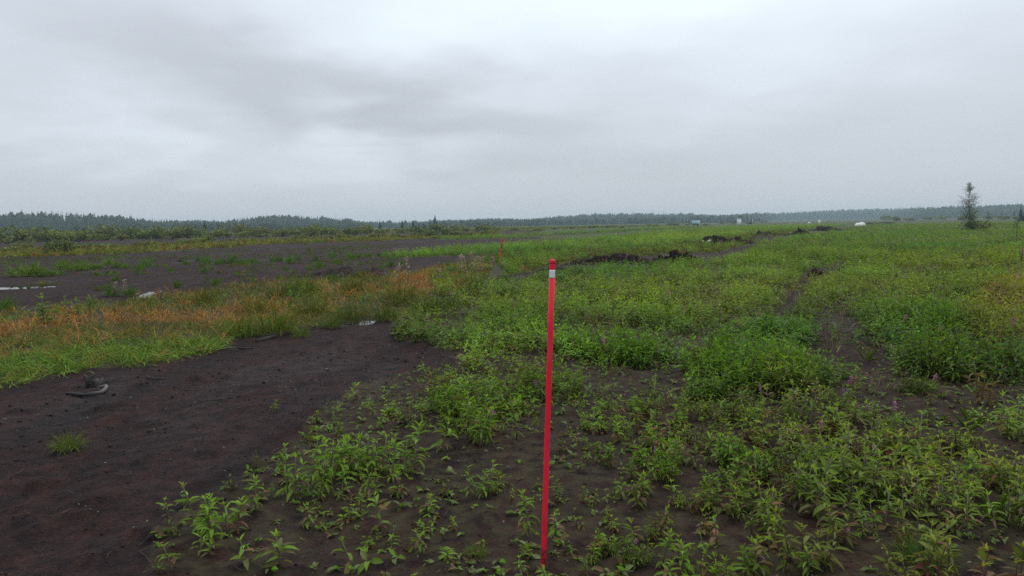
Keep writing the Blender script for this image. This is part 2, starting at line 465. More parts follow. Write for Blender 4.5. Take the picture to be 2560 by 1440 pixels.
gc = np.stack([np.append(cov, 0), np.append(moss, 0.5), np.zeros(len(x) + 1)], 1)
ob('ground', mk('ground', V, F, gc, True, (M_GROUND,)), kind='structure', label='dark brown bare peat ground of the drained bog', category='ground')

# puddles
for (cx, cy, L, wd, an), lab in zip(PUD, ('long bright puddle on the peat at the left edge', 'small bright puddle at the edge of the grass strip', 'thin dark water film beside the grass tussocks',
                                          'far thin sheet of water by the willow row')):
    n = 90; a = np.arange(n) * 2 * math.pi / n
    rr = 1 + 0.75 * fbm(np.cos(a) * 2.4 + cx, np.sin(a) * 2.4 + cy, 4, .65)
    px = np.cos(a) * L * rr; py = np.sin(a) * wd * rr
    ca, sa = math.cos(an), math.sin(an)
    P = np.stack([cx + px * ca - py * sa, cy + px * sa + py * ca, np.full(n, -0.028)], 1)
    V = np.concatenate([P, [[cx, cy, -0.028]]]); F = np.stack([np.arange(n), (np.arange(n) + 1) % n, np.full(n, n)], 1)
    ob('puddle', mk('puddle', V, F, None, False, (M_WATER,)), kind='structure', label=lab, category='puddle')

# ------------------------------------------------------------------ leaves, blades and plants (arrays)
DROOPS = (0.15, 0.7, 1.25, 1.9)
S_ROW = np.array([0.0, 0.32, 0.68, 1.0])


def curve_pts(droop, ss):
    """unit leaf axis bending downwards by `droop` radians"""
    s = np.linspace(0, 1, 33); a = -droop * s ** 1.2
    xx = np.concatenate([[0], np.cumsum(np.cos((a[1:] + a[:-1]) / 2)) / 32]); zz = np.concatenate([[0], np.cumsum(np.sin((a[1:] + a[:-1]) / 2)) / 32])
    return np.interp(ss, s, xx), np.interp(ss, s, zz)


LEAF = {}
for lod in (0, 1, 2):
    for q, dr in enumerate(DROOPS):
        if lod == 0:
            X, Zc = curve_pts(dr, S_ROW); up = 0.10
            V = np.array([[0, 0, 0], [X[1], .5, Zc[1] + up], [X[1], 0, Zc[1]], [X[1], -.5, Zc[1] + up], [X[2], .40, Zc[2] + up * .8], [X[2], 0, Zc[2]], [X[2], -.40, Zc[2] + up * .8], [X[3], 0, Zc[3]]])
            F = np.array([[0, 2, 1], [0, 3, 2], [1, 2, 5], [1, 5, 4], [2, 3, 6], [2, 6, 5], [4, 5, 7], [5, 6, 7]])
            S = np.array([.85, 1.0, 1.22, 1.0, 1.0, 1.15, 1.0, .95])
        elif lod == 1:
            X, Zc = curve_pts(dr, np.array([0, .48, 1.0]))
            V = np.array([[0, 0, 0], [X[1], .5, Zc[1]], [X[1], -.5, Zc[1]], [X[2], 0, Zc[2]]]); F = np.array([[0, 2, 1], [1, 2, 3]]); S = np.ones(4)
        else:
            X, Zc = curve_pts(dr, np.array([0, .5, 1.0]))
            V = np.array([[0, .0, 0], [X[1], .62, Zc[1]], [X[2], -.25, Zc[2]]]); F = np.array([[0, 2, 1]]); S = np.ones(3)
        LEAF[lod, q] = (V, F, S)


def leaf_rot(az, pitch, roll):
    ca, sa, cp, s_, cr, sr = np.cos(az), np.sin(az), np.cos(pitch), np.sin(pitch), np.cos(roll), np.sin(roll)
    z = np.zeros_like(ca); o = np.ones_like(ca)
    A = np.stack([np.stack([ca, -sa, z], -1), np.stack([sa, ca, z], -1), np.stack([z, z, o], -1)], -2)
    B = np.stack([np.stack([cp, z, -s_], -1), np.stack([z, o, z], -1), np.stack([s_, z, cp], -1)], -2)
    Cc = np.stack([np.stack([o, z, z], -1), np.stack([z, cr, -sr], -1), np.stack([z, sr, cr], -1)], -2)
    return A @ B @ Cc


def leaves(P, lod=0):
    """P: dict of arrays base(N,3), az, pitch, roll, L, W, bin, col(N,3)"""
    parts = []
    for q in range(4):
        m = P['bin'] == q
        if not m.any(): continue
        V, F, S = LEAF[lod, q]
        Rm = leaf_rot(P['az'][m], P['pitch'][m], P['roll'][m])
        sc = np.stack([P['L'][m], P['W'][m], P['L'][m]], 1)
        VV = np.einsum('nij,nkj->nki', Rm, V[None] * sc[:, None]) + P['base'][m][:, None]
        FF = F[None] + (np.arange(m.sum()) * len(V))[:, None, None]
        CC = P['col'][m][:, None] * S[None, :, None]
        parts.append((VV.reshape(-1, 3), FF.reshape(-1, 3), CC.reshape(-1, 3)))
    return cat_parts(parts)


def catP(L): return {k: np.concatenate([p[k] for p in L]) for k in L[0]}


G_YOUNG = np.array([0.195, 0.325, 0.020]); G_MID = np.array([0.102, 0.222, 0.014]); G_OLD = np.array([0.120, 0.165, 0.021]); G_BROWN = np.array([0.135, 0.085, 0.042]); G_RED = np.array([0.16, 0.062, 0.030]); G_BLUE = np.array([0.065, 0.140, 0.048])
C_STEM = np.array([0.110, 0.060, 0.032])


def willowherb(r, hgt=0.25, stems=1, spread=0.05, ll=0.09, wr=0.20, dens=1.0, brown=0.15, tint=1.0, flower=False, broad=False):
    """leaf parameters, stem tubes and petals of one plant"""
    Ls = []; st = []; pet = []
    for s in range(stems):
        hh = hgt * (1.0 if s == 0 else r.uniform(0.55, 1.0)); a = r.uniform(0, 6.28); rr = spread * math.sqrt(r.random()) * (0 if stems == 1 else 1)
        bx, by = rr * math.cos(a), rr * math.sin(a)
        lean = r.normal(0, 0.10, 2) + np.array([bx, by]) / (spread + 1e-6) * 0.22 * (stems > 1)
        t = np.linspace(0, 1, 5)
        P = np.stack([bx + lean[0] * hh * t ** 1.4, by + lean[1] * hh * t ** 1.4, hh * t - 0.015], 1)
        cs = C_STEM * r.uniform(.7, 1.3); c5 = cs[None] * (1 - t[:, None]) + np.array([0.10, 0.13, 0.035])[None] * t[:, None]
        st.append(tube(P, np.linspace(.0035, .0018, 5) * (0.6 + hh / .3), 4, c5, True))
        n = max(6, int(dens * (9 + hh * 52) * r.uniform(.85, 1.15)))
        top = r.uniform(.93, 1.0) * (0.74 if flower else 1.0)
        tt = np.sort(r.uniform(0.05 if broad else 0.10, top, n)); tt[-4:] = top
        base = np.stack([np.interp(tt, t, P[:, k]) for k in range(3)], 1)
        tr = tt / top
        L = ll * (0.62 + 0.75 * np.sin(np.clip(tr, 0, 1) * 2.5 + 0.35)) * r.uniform(.72, 1.2, n)
        L[tr > .9] *= .72
        Wd = L * wr * r.uniform(.8, 1.25, n)
        if broad: Wd *= np.interp(tr, [0, 1], [1.6, .9])
        pitch = np.interp(tr, [0, .35, .8, 1], [-.25, .12, .55, 1.05]) + r.normal(0, .22, n)
        bn = np.clip(np.round(np.interp(tr, [0, .5, 1], [2.4, 1.7, .5]) + r.normal(0, .6, n)), 0, 3).astype(int)
        k = tr[:, None]; col = G_OLD * (1 - k) + G_MID * k
        y = np.clip((tr - .72) / .28, 0, 1)[:, None]; col = col * (1 - y) + G_YOUNG * y
        pb = (r.random(n) < brown * np.interp(tr, [0, .5, 1], [2.2, .8, .05])); w = r.uniform(.4, 1, n)[:, None] * pb[:, None]
        bc = np.where(r.random(n)[:, None] < .3, G_RED[None], G_BROWN[None]); col = col * (1 - w) + bc * w
        col = col * r.uniform(.75, 1.25, n)[:, None] * tint
        Ls.append(dict(base=base, az=np.arange(n) * 2.399 + r.uniform(0, 6) + r.normal(0, .3, n), pitch=pitch, roll=r.normal(0, .35, n), L=L, W=Wd, bin=bn, col=col))
        if flower:
            m = r.integers(12, 20); u_ = r.uniform(.76, 1.0, m)
            bs = np.stack([np.interp(u_, t, P[:, k]) for k in range(3)], 1)
            ps = []
            for k in range(4):
                ps.append(dict(base=bs, az=np.arange(m) * 2.4 + k * .5 - .7, pitch=np.full(m, .3) + r.normal(0, .4, m), roll=r.normal(0, .6, m), L=r.uniform(.018, .028, m), W=r.uniform(.014, .02, m), bin=np.zeros(m, int),
                               col=np.array([.50, .20, .42])[None] * r.uniform(.75, 1.25, m)[:, None]))
            pet.append(catP(ps))
    return catP(Ls), st, (catP(pet) if pet else None)


def blades(r, n, L, w, spread, col, up=1.2, jit=.25, droop=(1, 2, 3)):
    a = r.uniform(0, 6.28, n); q = spread * np.sqrt(r.random(n))
    base = np.stack([q * np.cos(a), q * np.sin(a), np.full(n, -.01)], 1)
    az = a + r.normal(0, .5, n)
    col = np.asarray(col, float); c = col[None] * r.uniform(.65, 1.3, n)[:, None] if col.ndim == 1 else col[r.integers(0, len(col), n)] * r.uniform(.65, 1.3, n)[:, None]
    return dict(base=base, az=az, pitch=np.clip(up - (q / (spread + 1e-6)) * .45 + r.normal(0, jit, n), .1, 1.5), roll=r.normal(0, .5, n), L=L * r.uniform(.55, 1.15, n), W=w * r.uniform(.7, 1.3, n), bin=r.choice(droop, n), col=c)


def place(variants, vi, x, y, z, yaw, sc, tint):
    """many copies of a few (V,F,C) variants joined into one array set"""
    parts = []
    for k, (V, F, C) in enumerate(variants):
        m = vi == k
        if not m.any(): continue
        ca, sa, s = np.cos(yaw[m]), np.sin(yaw[m]), sc[m]
        X = s[:, None] * (ca[:, None] * V[None, :, 0] - sa[:, None] * V[None, :, 1]) + x[m][:, None]
        Y = s[:, None] * (sa[:, None] * V[None, :, 0] + ca[:, None] * V[None, :, 1]) + y[m][:, None]
        ZZ = s[:, None] * V[None, :, 2] + z[m][:, None]
        parts.append((np.stack([X, Y, ZZ], -1).reshape(-1, 3), (F[None] + (np.arange(m.sum()) * len(V))[:, None, None]).reshape(-1, 3), (C[None] * tint[m][:, None, :]).reshape(-1, 3)))
    return cat_parts(parts)


def scatter(r0_, r1_, dens, azmax=41):
    """uniform random ground points in the sector in front of the camera"""
    a = math.radians(azmax); n = int(dens * a * (r1_ ** 2 - r0_ ** 2))
    t = R.uniform(-a, a, n); q = np.sqrt(R.uniform(r0_ ** 2, r1_ ** 2, n))
    return q * np.sin(t), q * np.cos(t)


def project(x, y, z):
    X = x; Y = y; Zz = np.asarray(z) - CAM_H
    dep = X * fw.x + Y * fw.y + Zz * fw.z; a = X * RT.x + Y * RT.y + Zz * RT.z; c = X * UP.x + Y * UP.y + Zz * UP.z
    return 1280 + F_PX * a / dep, 720 - F_PX * c / dep

# ------------------------------------------------------------------ the marker poles
def pole(px, py, tx, ty, rad_, red, label, name='marker_pole', seg=14, band=None, cap=True):
    gx_, gy_ = G(px, py); z0 = H(gx_, gy_); d = math.hypot(gx_, gy_)
    tp = ray(tx, ty); t = gy_ / tp.y; top = np.array([tp.x * t, gy_, CAM_H + tp.z * t])
    base = np.array([gx_, gy_, z0 - 0.12]); ax = top - base; Lg = np.linalg.norm(ax)
    root = thing(name, label, 'pole', (gx_, gy_, z0), 0, 'marker stakes')
    off = np.array([gx_, gy_, z0])

    def part(nm, a, c, r_, col, sides=seg, rounded=False):
        n = 7; tt = np.linspace(a, c, n); rr = np.full(n, r_)
        if rounded: tt = a + (c - a) * np.array([0, .45, .7, .85, .94, .985, 1.0]); rr = r_ * np.array([1, 1, .995, .97, .9, .72, .35])
        V, F, C = tube(base[None] + ax[None] * tt[:, None] - off[None], rr, sides, col)
        o = ob(nm, mk(nm, V, F, C, True, (M_POLE,)), root); return o
    if band:
        part('shaft', 0, band[0], rad_, red)
        part('reflective_band', band[0] - .004, band[1], rad_ * 1.035, (.80, .82, .83))
        part('shaft', band[1] - .004, 1 - .010, rad_, red)
        part('end_cap', 1 - .012, 1.0, rad_ * 1.03, np.asarray(red) * .95, rounded=True)
    else:
        part('shaft', 0, .66, rad_, np.asarray(red) * (.85, 1.2, 1.0)); part('shaft', .655, 1.0, rad_ * 1.05, red, rounded=True)
    return root


pole(1355, 1418, 1381.5, 649, 0.0122, (0.93, 0.012, 0.045), 'tall bright red pole with a white band near its top, closest to the camera', band=(.951, .9705))
pole(1247, 660, 1256.5, 596, 0.030, (0.62, 0.045, 0.035), 'leaning orange red stake at the end of the grass strip, middle of three poles')
pole(1238, 598, 1238.5, 570, 0.040, (0.60, 0.085, 0.035), 'faint orange stake farthest off, beyond the dark peat strip')

# ------------------------------------------------------------------ wood on the bare peat
def gpt(px, py, dz=0.0):
    x_, y_ = G(px, py); return np.array([x_, y_, H(x_, y_) + dz])


o_ = gpt(215, 982)
root = thing('curved_root', 'weathered curved root lying bent round a dark stub on bare peat', 'root', tuple(o_))
P = np.array([gpt(166, 981, .012), gpt(185, 988, .02), gpt(210, 992, .025), gpt(236, 989, .03), gpt(256, 983, .03), gpt(267, 976, .03), gpt(267, 970, .028), gpt(256, 967, .02), gpt(242, 969, .012)])
tt = np.linspace(0, 8, 33); P = np.stack([np.interp(tt, np.arange(9), P[:, k]) for k in range(3)], 1)
for _ in range(3): P[1:-1] = (P[:-2] + 2 * P[1:-1] + P[2:]) / 4
rr = np.interp(np.linspace(0, 1, 33), [0, .1, .5, .75, .9, 1], [.010, .016, .0165, .015, .012, .008]) * (1 + .25 * fbm(np.arange(33) * .6, np.zeros(33), 2))
cc = np.interp(np.linspace(0, 1, 33), [0, .3, .45, .8, 1], [.015, .03, .10, .18, .07])[:, None] * np.array([1.0, .93, .90])[None]
V, F, C = tube(P - o_, rr, 9, cc); ob('branch', mk('branch', V, F, C, True, (M_WOOD,)), root)
c_ = gpt(229, 966) - o_
parts = []
for k in range(9):
    a = R.uniform(0, 6.28); q = R.uniform(.0, .05)
    p0 = c_ + np.array([q * math.cos(a), q * math.sin(a), -.02]); p1 = p0 + np.array([R.normal(0, .05), R.normal(0, .05), R.uniform(.05, .15)])
    parts.append(tube(np.array([p0, (p0 + p1) / 2 + R.normal(0, .012, 3), p1]), [.03, .026, .010], 7, np.array([.028, .022, .021]) * R.uniform(.7, 2.2)))
V, F, C = cat_parts(parts); ob('stub', mk('stub', V, F, C, True, (M_WOOD,)), root)

for pts, r_, lab, c in [([(642, 850), (665, 845), (690, 839), (708, 833)], .035, 'thick dark stick lying along the edge of the grass strip', .030),
                        ([(500, 998), (560, 992), (600, 986), (632, 975)], .010, 'long thin dark stick half sunk in the bare peat', .026),
                        ([(368, 940), (385, 941), (415, 939)], .018, 'short dark stick on peat near the curved root', .025),
                        ([(598, 872), (615, 868), (634, 866)], .014, 'thin dark twig on peat below the grass edge', .03)]:
    P = np.array([gpt(*p, .002) for p in pts]); o_ = P.mean(0)
    V, F, C = tube(P - o_, np.linspace(r_, r_ * .6, len(P)), 7, (c, c * .85, c * .85))
    ob('stick', mk('stick', V, F, C, True, (M_WOOD,)), None, tuple(o_), label=lab, category='stick')

# ------------------------------------------------------------------ heaps of dug peat
def heap(x0, x1, yb, yt, label, name='peat_mound', deep=.7, seed=0, rag=1.0, peaks=3, tone=1.0, flecks=0):
    cx, cy = G((x0 + x1) / 2, yb); d = math.hypot(cx, cy); wd = 1.15 * (x1 - x0) * d / F_PX; hh = .82 * (yb - yt) * d / F_PX
    n, m = 64, 34; r = np.random.default_rng(seed + 77)
    uu, vv = np.meshgrid(np.linspace(-1, 1, n), np.linspace(-1, 1, m))
    env = np.clip(1 - np.abs(uu) ** 2.2, 0, 1) * np.clip(1 - np.abs(vv) ** 2, 0, 1)
    pk = np.zeros_like(uu)
    for k in range(peaks):
        pk = np.maximum(pk, r.uniform(.6, 1.0) * np.exp(-((uu - r.uniform(-.65, .65)) / r.uniform(.2, .42)) ** 2))
    nz = fbm(uu * 3.4 + seed * 5.3, vv * 2.8 + seed, 6, .60)
    z = hh * (env ** .55 * (0.28 + .50 * pk + .85 * rag * nz)) * .85; z = np.where(env <= .02, -0.10, z) - .03
    jx = fbm(uu * 9 + seed, vv * 9, 3) * .06 * wd * rag
    X = uu * wd / 2 + jx; Y = (vv + 1.0 - .15) * wd / 2 * deep
    z = z + .05 * hh * fbm(X * 6 / wd * 4, Y * 6 / wd * 4, 3)
    V = np.stack([X, Y, z], -1).reshape(-1, 3)
    i = (np.arange(m - 1)[:, None] * n + np.arange(n - 1)[None]).ravel()
    F = np.concatenate([np.stack([i, i + 1, i + n + 1], 1), np.stack([i, i + n + 1, i + n], 1)])
    C = np.full((len(V), 3), tone)
    root = thing(name, label, 'mound', (cx, cy, H(cx, cy)), -math.atan2(cx, cy))
    ob('peat', mk(name, V, F, C, False, (M_PEAT,)), root)
    for k in range(flecks):
        px_ = -wd * .36 + k * wd * .11; b_ = np.array([px_, .10 * wd, hh * .30 + .02])
        nn = 10; a = np.arange(nn) * 6.283 / nn; s_ = wd * r.uniform(.014, .024)
        ring = np.stack([np.cos(a) * s_ * 1.5, np.sin(a) * s_ * .5, np.sin(a) * s_ * .8], 1) * r.uniform(.75, 1.2, nn)[:, None] + b_
        VV = np.concatenate([ring, [b_ + np.array([0, -s_ * .6, s_ * .3])]]); FF = np.stack([np.arange(nn), (np.arange(nn) + 1) % nn, np.full(nn, nn)], 1)
        ob('white_scrap', mk('white_scrap', VV, FF, np.full((nn + 1, 3), .5), True, (M_CLOTH,)), root)
    return root


heap(780, 975, 694, 648, 'broad low dark peat heap on the bare strip behind the grass', deep=.8, seed=1, rag=.7, peaks=2)
heap(1060, 1190, 684, 676, 'flat dark peat ridge beside the dry seed stalks', deep=.5, seed=2, rag=.6)
heap(1430, 1640, 662, 629, 'long low dark peat bank just beyond the red pole top', deep=.35, seed=3, rag=1.2, peaks=5, tone=.75)
heap(1340, 1450, 682, 660, 'dark peat slope touching the red pole top', deep=.4, seed=4, rag=.8, peaks=2, tone=.85)
heap(1640, 1745, 654, 620, 'ragged black peat heap with two humps at the ditch bend', deep=.5, seed=5, rag=1.5, peaks=2, tone=.55)
heap(1600, 1642, 621, 607, 'small pointed dark peat heap beside rusty grass', deep=.8, seed=6, rag=.9, peaks=1, tone=.8)
heap(1694, 1750, 612, 595, 'small pinkish brown peat heap left of the biggest black one', deep=.6, seed=7, rag=1.0, peaks=2, tone=1.3)
heap(1748, 1875, 610, 582, 'largest black peat heap with white scraps on its left end', deep=.55, seed=8, rag=1.1, peaks=4, tone=.6, flecks=3)
heap(1880, 1960, 589, 573, 'dark peat heap to the right of the biggest black one', deep=.6, seed=9, rag=1.0, peaks=2, tone=.7)
heap(1974, 2024, 586, 568, 'brown peat heap with a pale stone at its left', deep=.6, seed=10, rag=1.0, peaks=2, tone=1.1, flecks=1)
heap(2028, 2100, 577, 558, 'overgrown dark peat heap near the white bag', deep=.7, seed=11, rag=.9, peaks=3, tone=.8)
heap(2158, 2235, 561, 551, 'far dark peat heap behind the white bag', deep=.7, seed=12, rag=.8, peaks=3, tone=.8)
heap(2472, 2518, 617, 603, 'dark peat clod capped with a pale scrap near the right edge', deep=.8, seed=13, rag=1.0, peaks=2, tone=.6, flecks=2)
heap(2528, 2548, 613, 604, 'small dark clod next to the pale capped one', deep=.8, seed=14, rag=1.0, peaks=1, tone=.6)
heap(936, 964, 726, 694, 'upright pointed black peat block among the tussocks', deep=.8, seed=15, rag=.5, peaks=1, tone=.55)
heap(440, 462, 655, 644, 'tiny dark peat lump on the far bare strip', deep=.8, seed=16, rag=.6, peaks=1, tone=.55)
heap(2020, 2060, 690, 664, 'bare peat hummock at the bend of the bare track', deep=.6, seed=17, rag=.9, peaks=2, tone=.9)
heap(2085, 2150, 676, 657, 'bare dark hump on top of the bare track', deep=.5, seed=18, rag=.9, peaks=2, tone=.9)
heap(1545, 1562, 570, 565, 'tiny far dark heap on the green strip', deep=.7, seed=19, rag=.8, peaks=1, tone=.7)
heap(100, 160, 1348, 1328, 'dark crumbly peat clod at lower left on bare ground', deep=.8, seed=20, rag=1.0, peaks=2, tone=.65)
heap(20, 50, 1212, 1198, 'small dark peat clod near the left edge', deep=.8, seed=21, rag=1.0, peaks=1, tone=.6)
heap(186, 220, 1284, 1266, 'small brown peat clod on bare ground below the grass tuft', deep=.8, seed=22, rag=1.0, peaks=1, tone=1.0)

# ------------------------------------------------------------------ equipment and white things far out
def facing(px, py, name, label, cat):
    cx, cy = G(px, py); d = math.hypot(cx, cy)
    return thing(name, label, cat, (cx, cy, H(cx, cy)), -math.atan2(cx, cy) + .25), d / F_PX


def addbox(root, nm, dims, col, bev=.02, mat=None):
    V, F, C = box(*dims, bev, col); return ob(nm, mk(nm, V, F, C, False, (mat or M_PAINT,)), root)


r_, s = facing(1741, 567, 'equipment_box', 'pale turquoise box on dark legs far out on the green field', 'box')
w = 17 * s
addbox(r_, 'box_body', (-w / 2, w / 2, 0, w * .6, 6 * s, 15 * s), (.36, .62, .66))
addbox(r_, 'side_panel', (w * .30, w / 2 + .02, -.04, w * .55, 3.5 * s, 15.2 * s), (.66, .70, .70))
addbox(r_, 'lid', (-w / 2 - .05, w / 2 + .05, -.05, w * .62, 15.2 * s, 15.8 * s), (.55, .74, .76))
for k in (-.36, .2):
    addbox(r_, 'leg', (w * k - .12, w * k + .12, .08, .35, -.2, 6 * s), (.03, .028, .03))
addbox(r_, 'undercarriage', (-w * .42, w * .26, .1, w * .5, 4.2 * s, 6 * s), (.03, .028, .03))
r_, s = facing(1849, 566, 'cabinet', 'white upright cabinet standing in the far green field', 'cabinet')
w = 9 * s
b0 = addbox(r_, 'cabinet_body', (-w / 2, w / 2, 0, w * .8, 1.2 * s, 18 * s), (.74, .77, .78))
dr_ = addbox(r_, 'door', (-w * .42, w * .42, -.05, -.004, 2 * s, 17 * s), (.78, .80, .81)); addbox(dr_, 'handle', (w * .28, w * .34, -.1, -.054, 9 * s, 10.5 * s), (.2, .2, .2))
addbox(r_, 'roof', (-w * .56, w * .56, -.1, w * .88, 18.03 * s, 18.9 * s), (.70, .73, .75)); addbox(r_, 'plinth', (-w * .4, w * .4, .08, w * .7, -.3, 1.17 * s), (.3, .3, .3))
r_, s = facing(1873, 563, 'weather_mast', 'thin white mast with dark box beside the white cabinet', 'mast')
for nm, pp, rr_, c in [('mast_pole', [(0, 0, -.3), (0, 0, 32 * s)], .055, (.62, .64, .66)), ('post', [(8 * s, .2, -.3), (8 * s, .2, 14 * s)], .06, (.6, .6, .6)), ('crossarm', [(-1.6 * s, 0, 29 * s), (1.6 * s, 0, 29 * s)], .03, (.5, .5, .5))]:
    V, F, C = tube(np.array(pp, float), rr_, 8, c); ob(nm, mk(nm, V, F, C, True, (M_PAINT,)), r_)
addbox(r_, 'logger_box', (1.0 * s, 4.2 * s, -.1, .3, 4 * s, 11 * s), (.05, .07, .08))
V, F, C = tube(np.array([(2.6 * s, .1, -.3), (2.6 * s, .1, 4.2 * s)]), .05, 8, (.2, .2, .2)); ob('logger_leg', mk('logger_leg', V, F, C, True, (M_PAINT,)), r_)
r_, s = facing(2049, 560, 'white_post', 'short square white post far out left of the white bag', 'post')
addbox(r_, 'post_body', (-2 * s, 2 * s, 0, 4 * s, -.2, 9.4 * s), (.76, .77, .76)); addbox(r_, 'post_cap', (-2.3 * s, 2.3 * s, -.04, 4.3 * s, 9.43 * s, 10 * s), (.8, .8, .8))


def bag(px, py, wpx, hpx, label, name, col, seed, flat=.6):
    cx, cy = G(px, py); s = math.hypot(cx, cy) / F_PX; wd, hh = wpx * s, hpx * s
    n, m = 30, 14
    a = np.arange(n) * 6.2832 / n; e = np.linspace(-.25, 1, m) * math.pi / 2
    A, E = np.meshgrid(a, e); k = 1 + .20 * fbm(np.cos(A) * 2.2 + seed, np.sin(A) * 2.2 + E * 2, 4)
    X = np.cos(A) * np.cos(E) ** .8 * wd / 2 * k; Y = np.sin(A) * np.cos(E) ** .8 * wd / 2 * flat * k; Zz = np.sin(E) * hh * (.85 + .3 * fbm(X * 2 / wd + seed, Y * 3 / wd, 3) + .15 * np.cos(A - .6))
    V = np.stack([X, Y, Zz], -1).reshape(-1, 3)
    i = np.arange(m - 1)[:, None] * n + np.arange(n)[None]; j = np.arange(m - 1)[:, None] * n + (np.arange(n)[None] + 1) % n
    F = np.concatenate([np.stack([i, j, j + n], -1).reshape(-1, 3), np.stack([i, j + n, i + n], -1).reshape(-1, 3)])
    ob(name, mk(name, V, F, np.tile(np.array(col), (len(V), 1)), True, (M_CLOTH,)), None, (cx, cy, H(cx, cy)), (0, 0, -math.atan2(cx, cy)), label=label, category='bag')


bag(2150, 565, 24, 10, 'big rounded white bag lying on the green field crest', 'white_bag', (.74, .74, .71), 1)
bag(2023, 558, 7, 3, 'tiny white bag lying left of the white post', 'white_bag', (.6, .6, .58), 2)
bag(368, 742, 46, 11, 'crumpled white sheet lump at the back of the grass strip', 'white_sheet', (.26, .29, .28), 3)

# ------------------------------------------------------------------ willowherb: the plants one can count
INST = []                                  # every plant: x, y, height, kind


def lib(n, seed, **kw):
    r = np.random.default_rng(seed); o = []
    for k in range(n):
        q = {a: (r.uniform(*v_) if isinstance(v_, tuple) else v_) for a, v_ in kw.items()}
        if 'stems' in q: q['stems'] = int(round(q['stems']))
        o.append(willowherb(r, **q))
    return o


KIND = dict(
    single=lib(16, 1, hgt=(.20, .26), stems=1, ll=(.055, .095), wr=(.16, .27), dens=(.9, 1.4), brown=(.05, .55)),
    clump=lib(12, 2, hgt=(.24, .30), stems=(4, 8), spread=(.08, .13), ll=(.055, .09), wr=(.16, .26), dens=(.8, 1.1), brown=(.05, .4)),
    broad=lib(12, 3, hgt=(.10, .14), stems=(1, 3), spread=.05, ll=(.030, .050), wr=(.22, .34), dens=(.8, 1.3), brown=(.1, .7), broad=True),
    red=lib(8, 4, hgt=(.16, .2), stems=(1, 2), spread=.04, ll=(.055, .07), wr=.24, brown=.8),
    tall=lib(12, 5, hgt=(.36, .46), stems=(1, 3), spread=.07, ll=(.07, .085), wr=.18, dens=1.2, brown=.2),
    bush=lib(10, 6, hgt=(.32, .40), stems=(6, 10), spread=(.12, .17), ll=(.065, .08), wr=.20, dens=.85, brown=.07),
    dead=lib(5, 7, hgt=(.28, .38), stems=(1, 3), spread=.04, ll=(.06, .08), wr=.18, brown=3.0, dens=.9),
    flower=lib(6, 8, hgt=(.38, .46), stems=1, ll=(.065, .08), wr=.18, dens=1.2, brown=.25, flower=True))
REFH = {k: float(np.mean([max(q_[0][:, 2].max() for q_ in p[1]) for p in v])) for k, v in KIND.items()}
LEAFME = []
for q in range(4):
    V, F, S = LEAF[0, q]; LEAFME.append(mk('leaf', V, F, np.repeat(S[:, None], 3, 1), True, (M_LEAF,)))
VME = {}


def vmesh(kind, k):
    if (kind, k) not in VME:
        P, st, pet = KIND[kind][k]
        f = mk('foliage', *leaves(P, 0), True, (M_LEAF,)); s = [mk('stem', *q_, True, (M_STEM,)) for q_ in st]; p = mk('blossom', *leaves(pet, 0), True, (M_LEAF,)) if pet else None
        VME[kind, k] = (f, s, p)
    return VME[kind, k]


NAME = dict(single='willowherb', clump='willowherb_clump', broad='broad_leaved_seedling', red='reddish_willowherb', tall='willowherb', bush='willowherb_clump', dead='withered_willowherb', flower='flowering_willowherb')
cnt = [0]


def plant(x, y, kind, hgt, label, group, leafparts=False, tint=(1, 1, 1), k=None, yaw=None):
    k = int(R.integers(len(KIND[kind]))) if k is None else k % len(KIND[kind])
    s = hgt / REFH[kind]; z = H(x, y); yaw = R.uniform(0, 6.28) if yaw is None else yaw
    t = thing(NAME[kind], label, 'plant', (x, y, z), yaw, group, s)
    t.rotation_euler = (R.normal(0, .09), R.normal(0, .09), yaw); t.scale = (s * R.uniform(.88, 1.15), s * R.uniform(.88, 1.15), s * R.uniform(.85, 1.15))
    f, st, pt = vmesh(kind, k); c4 = (*tint, 1.0)
    for q_ in st: ob('stem', q_, t).color = c4
    if pt: ob('blossom', pt, t)
    if leafparts:
        P = KIND[kind][k][0]; Rm = leaf_rot(P['az'], P['pitch'], P['roll'])
        for i in range(len(P['L'])):
            o = bpy.data.objects.new('leaf', LEAFME[P['bin'][i]]); COL.objects.link(o); o.parent = t
            m = Rm[i] * np.array([P['L'][i], P['W'][i], P['L'][i]])[None]
            M4 = Matrix(((*m[0], P['base'][i][0]), (*m[1], P['base'][i][1]), (*m[2], P['base'][i][2]), (0, 0, 0, 1)))
            o.matrix_basis = M4
            c = P['col'][i] * np.array(tint); o.color = (c[0], c[1], c[2], 1)
    else:
        o = ob('foliage', f, t); o.color = c4
    cnt[0] += 1
    INST.append((x, y, max(.07, .35 * hgt)))
    return t


def hand(px, py, hpx, kind, label, leafparts=True, group='foreground willowherb plants', tint=(1, 1, 1)):
    x_, y_ = G(px, py); d = math.hypot(x_, y_)
    tint = tuple(np.array(tint) * (np.array([1.3, 1.22, 1.9]) if py > 900 and kind != 'dead' else 1.0))  # foreground leaves: sky reflection painted in as a brighter, bluer tint
    return plant(x_, y_, kind, hpx * d / F_PX, label, group, leafparts, tint, k=int(px) % 11)


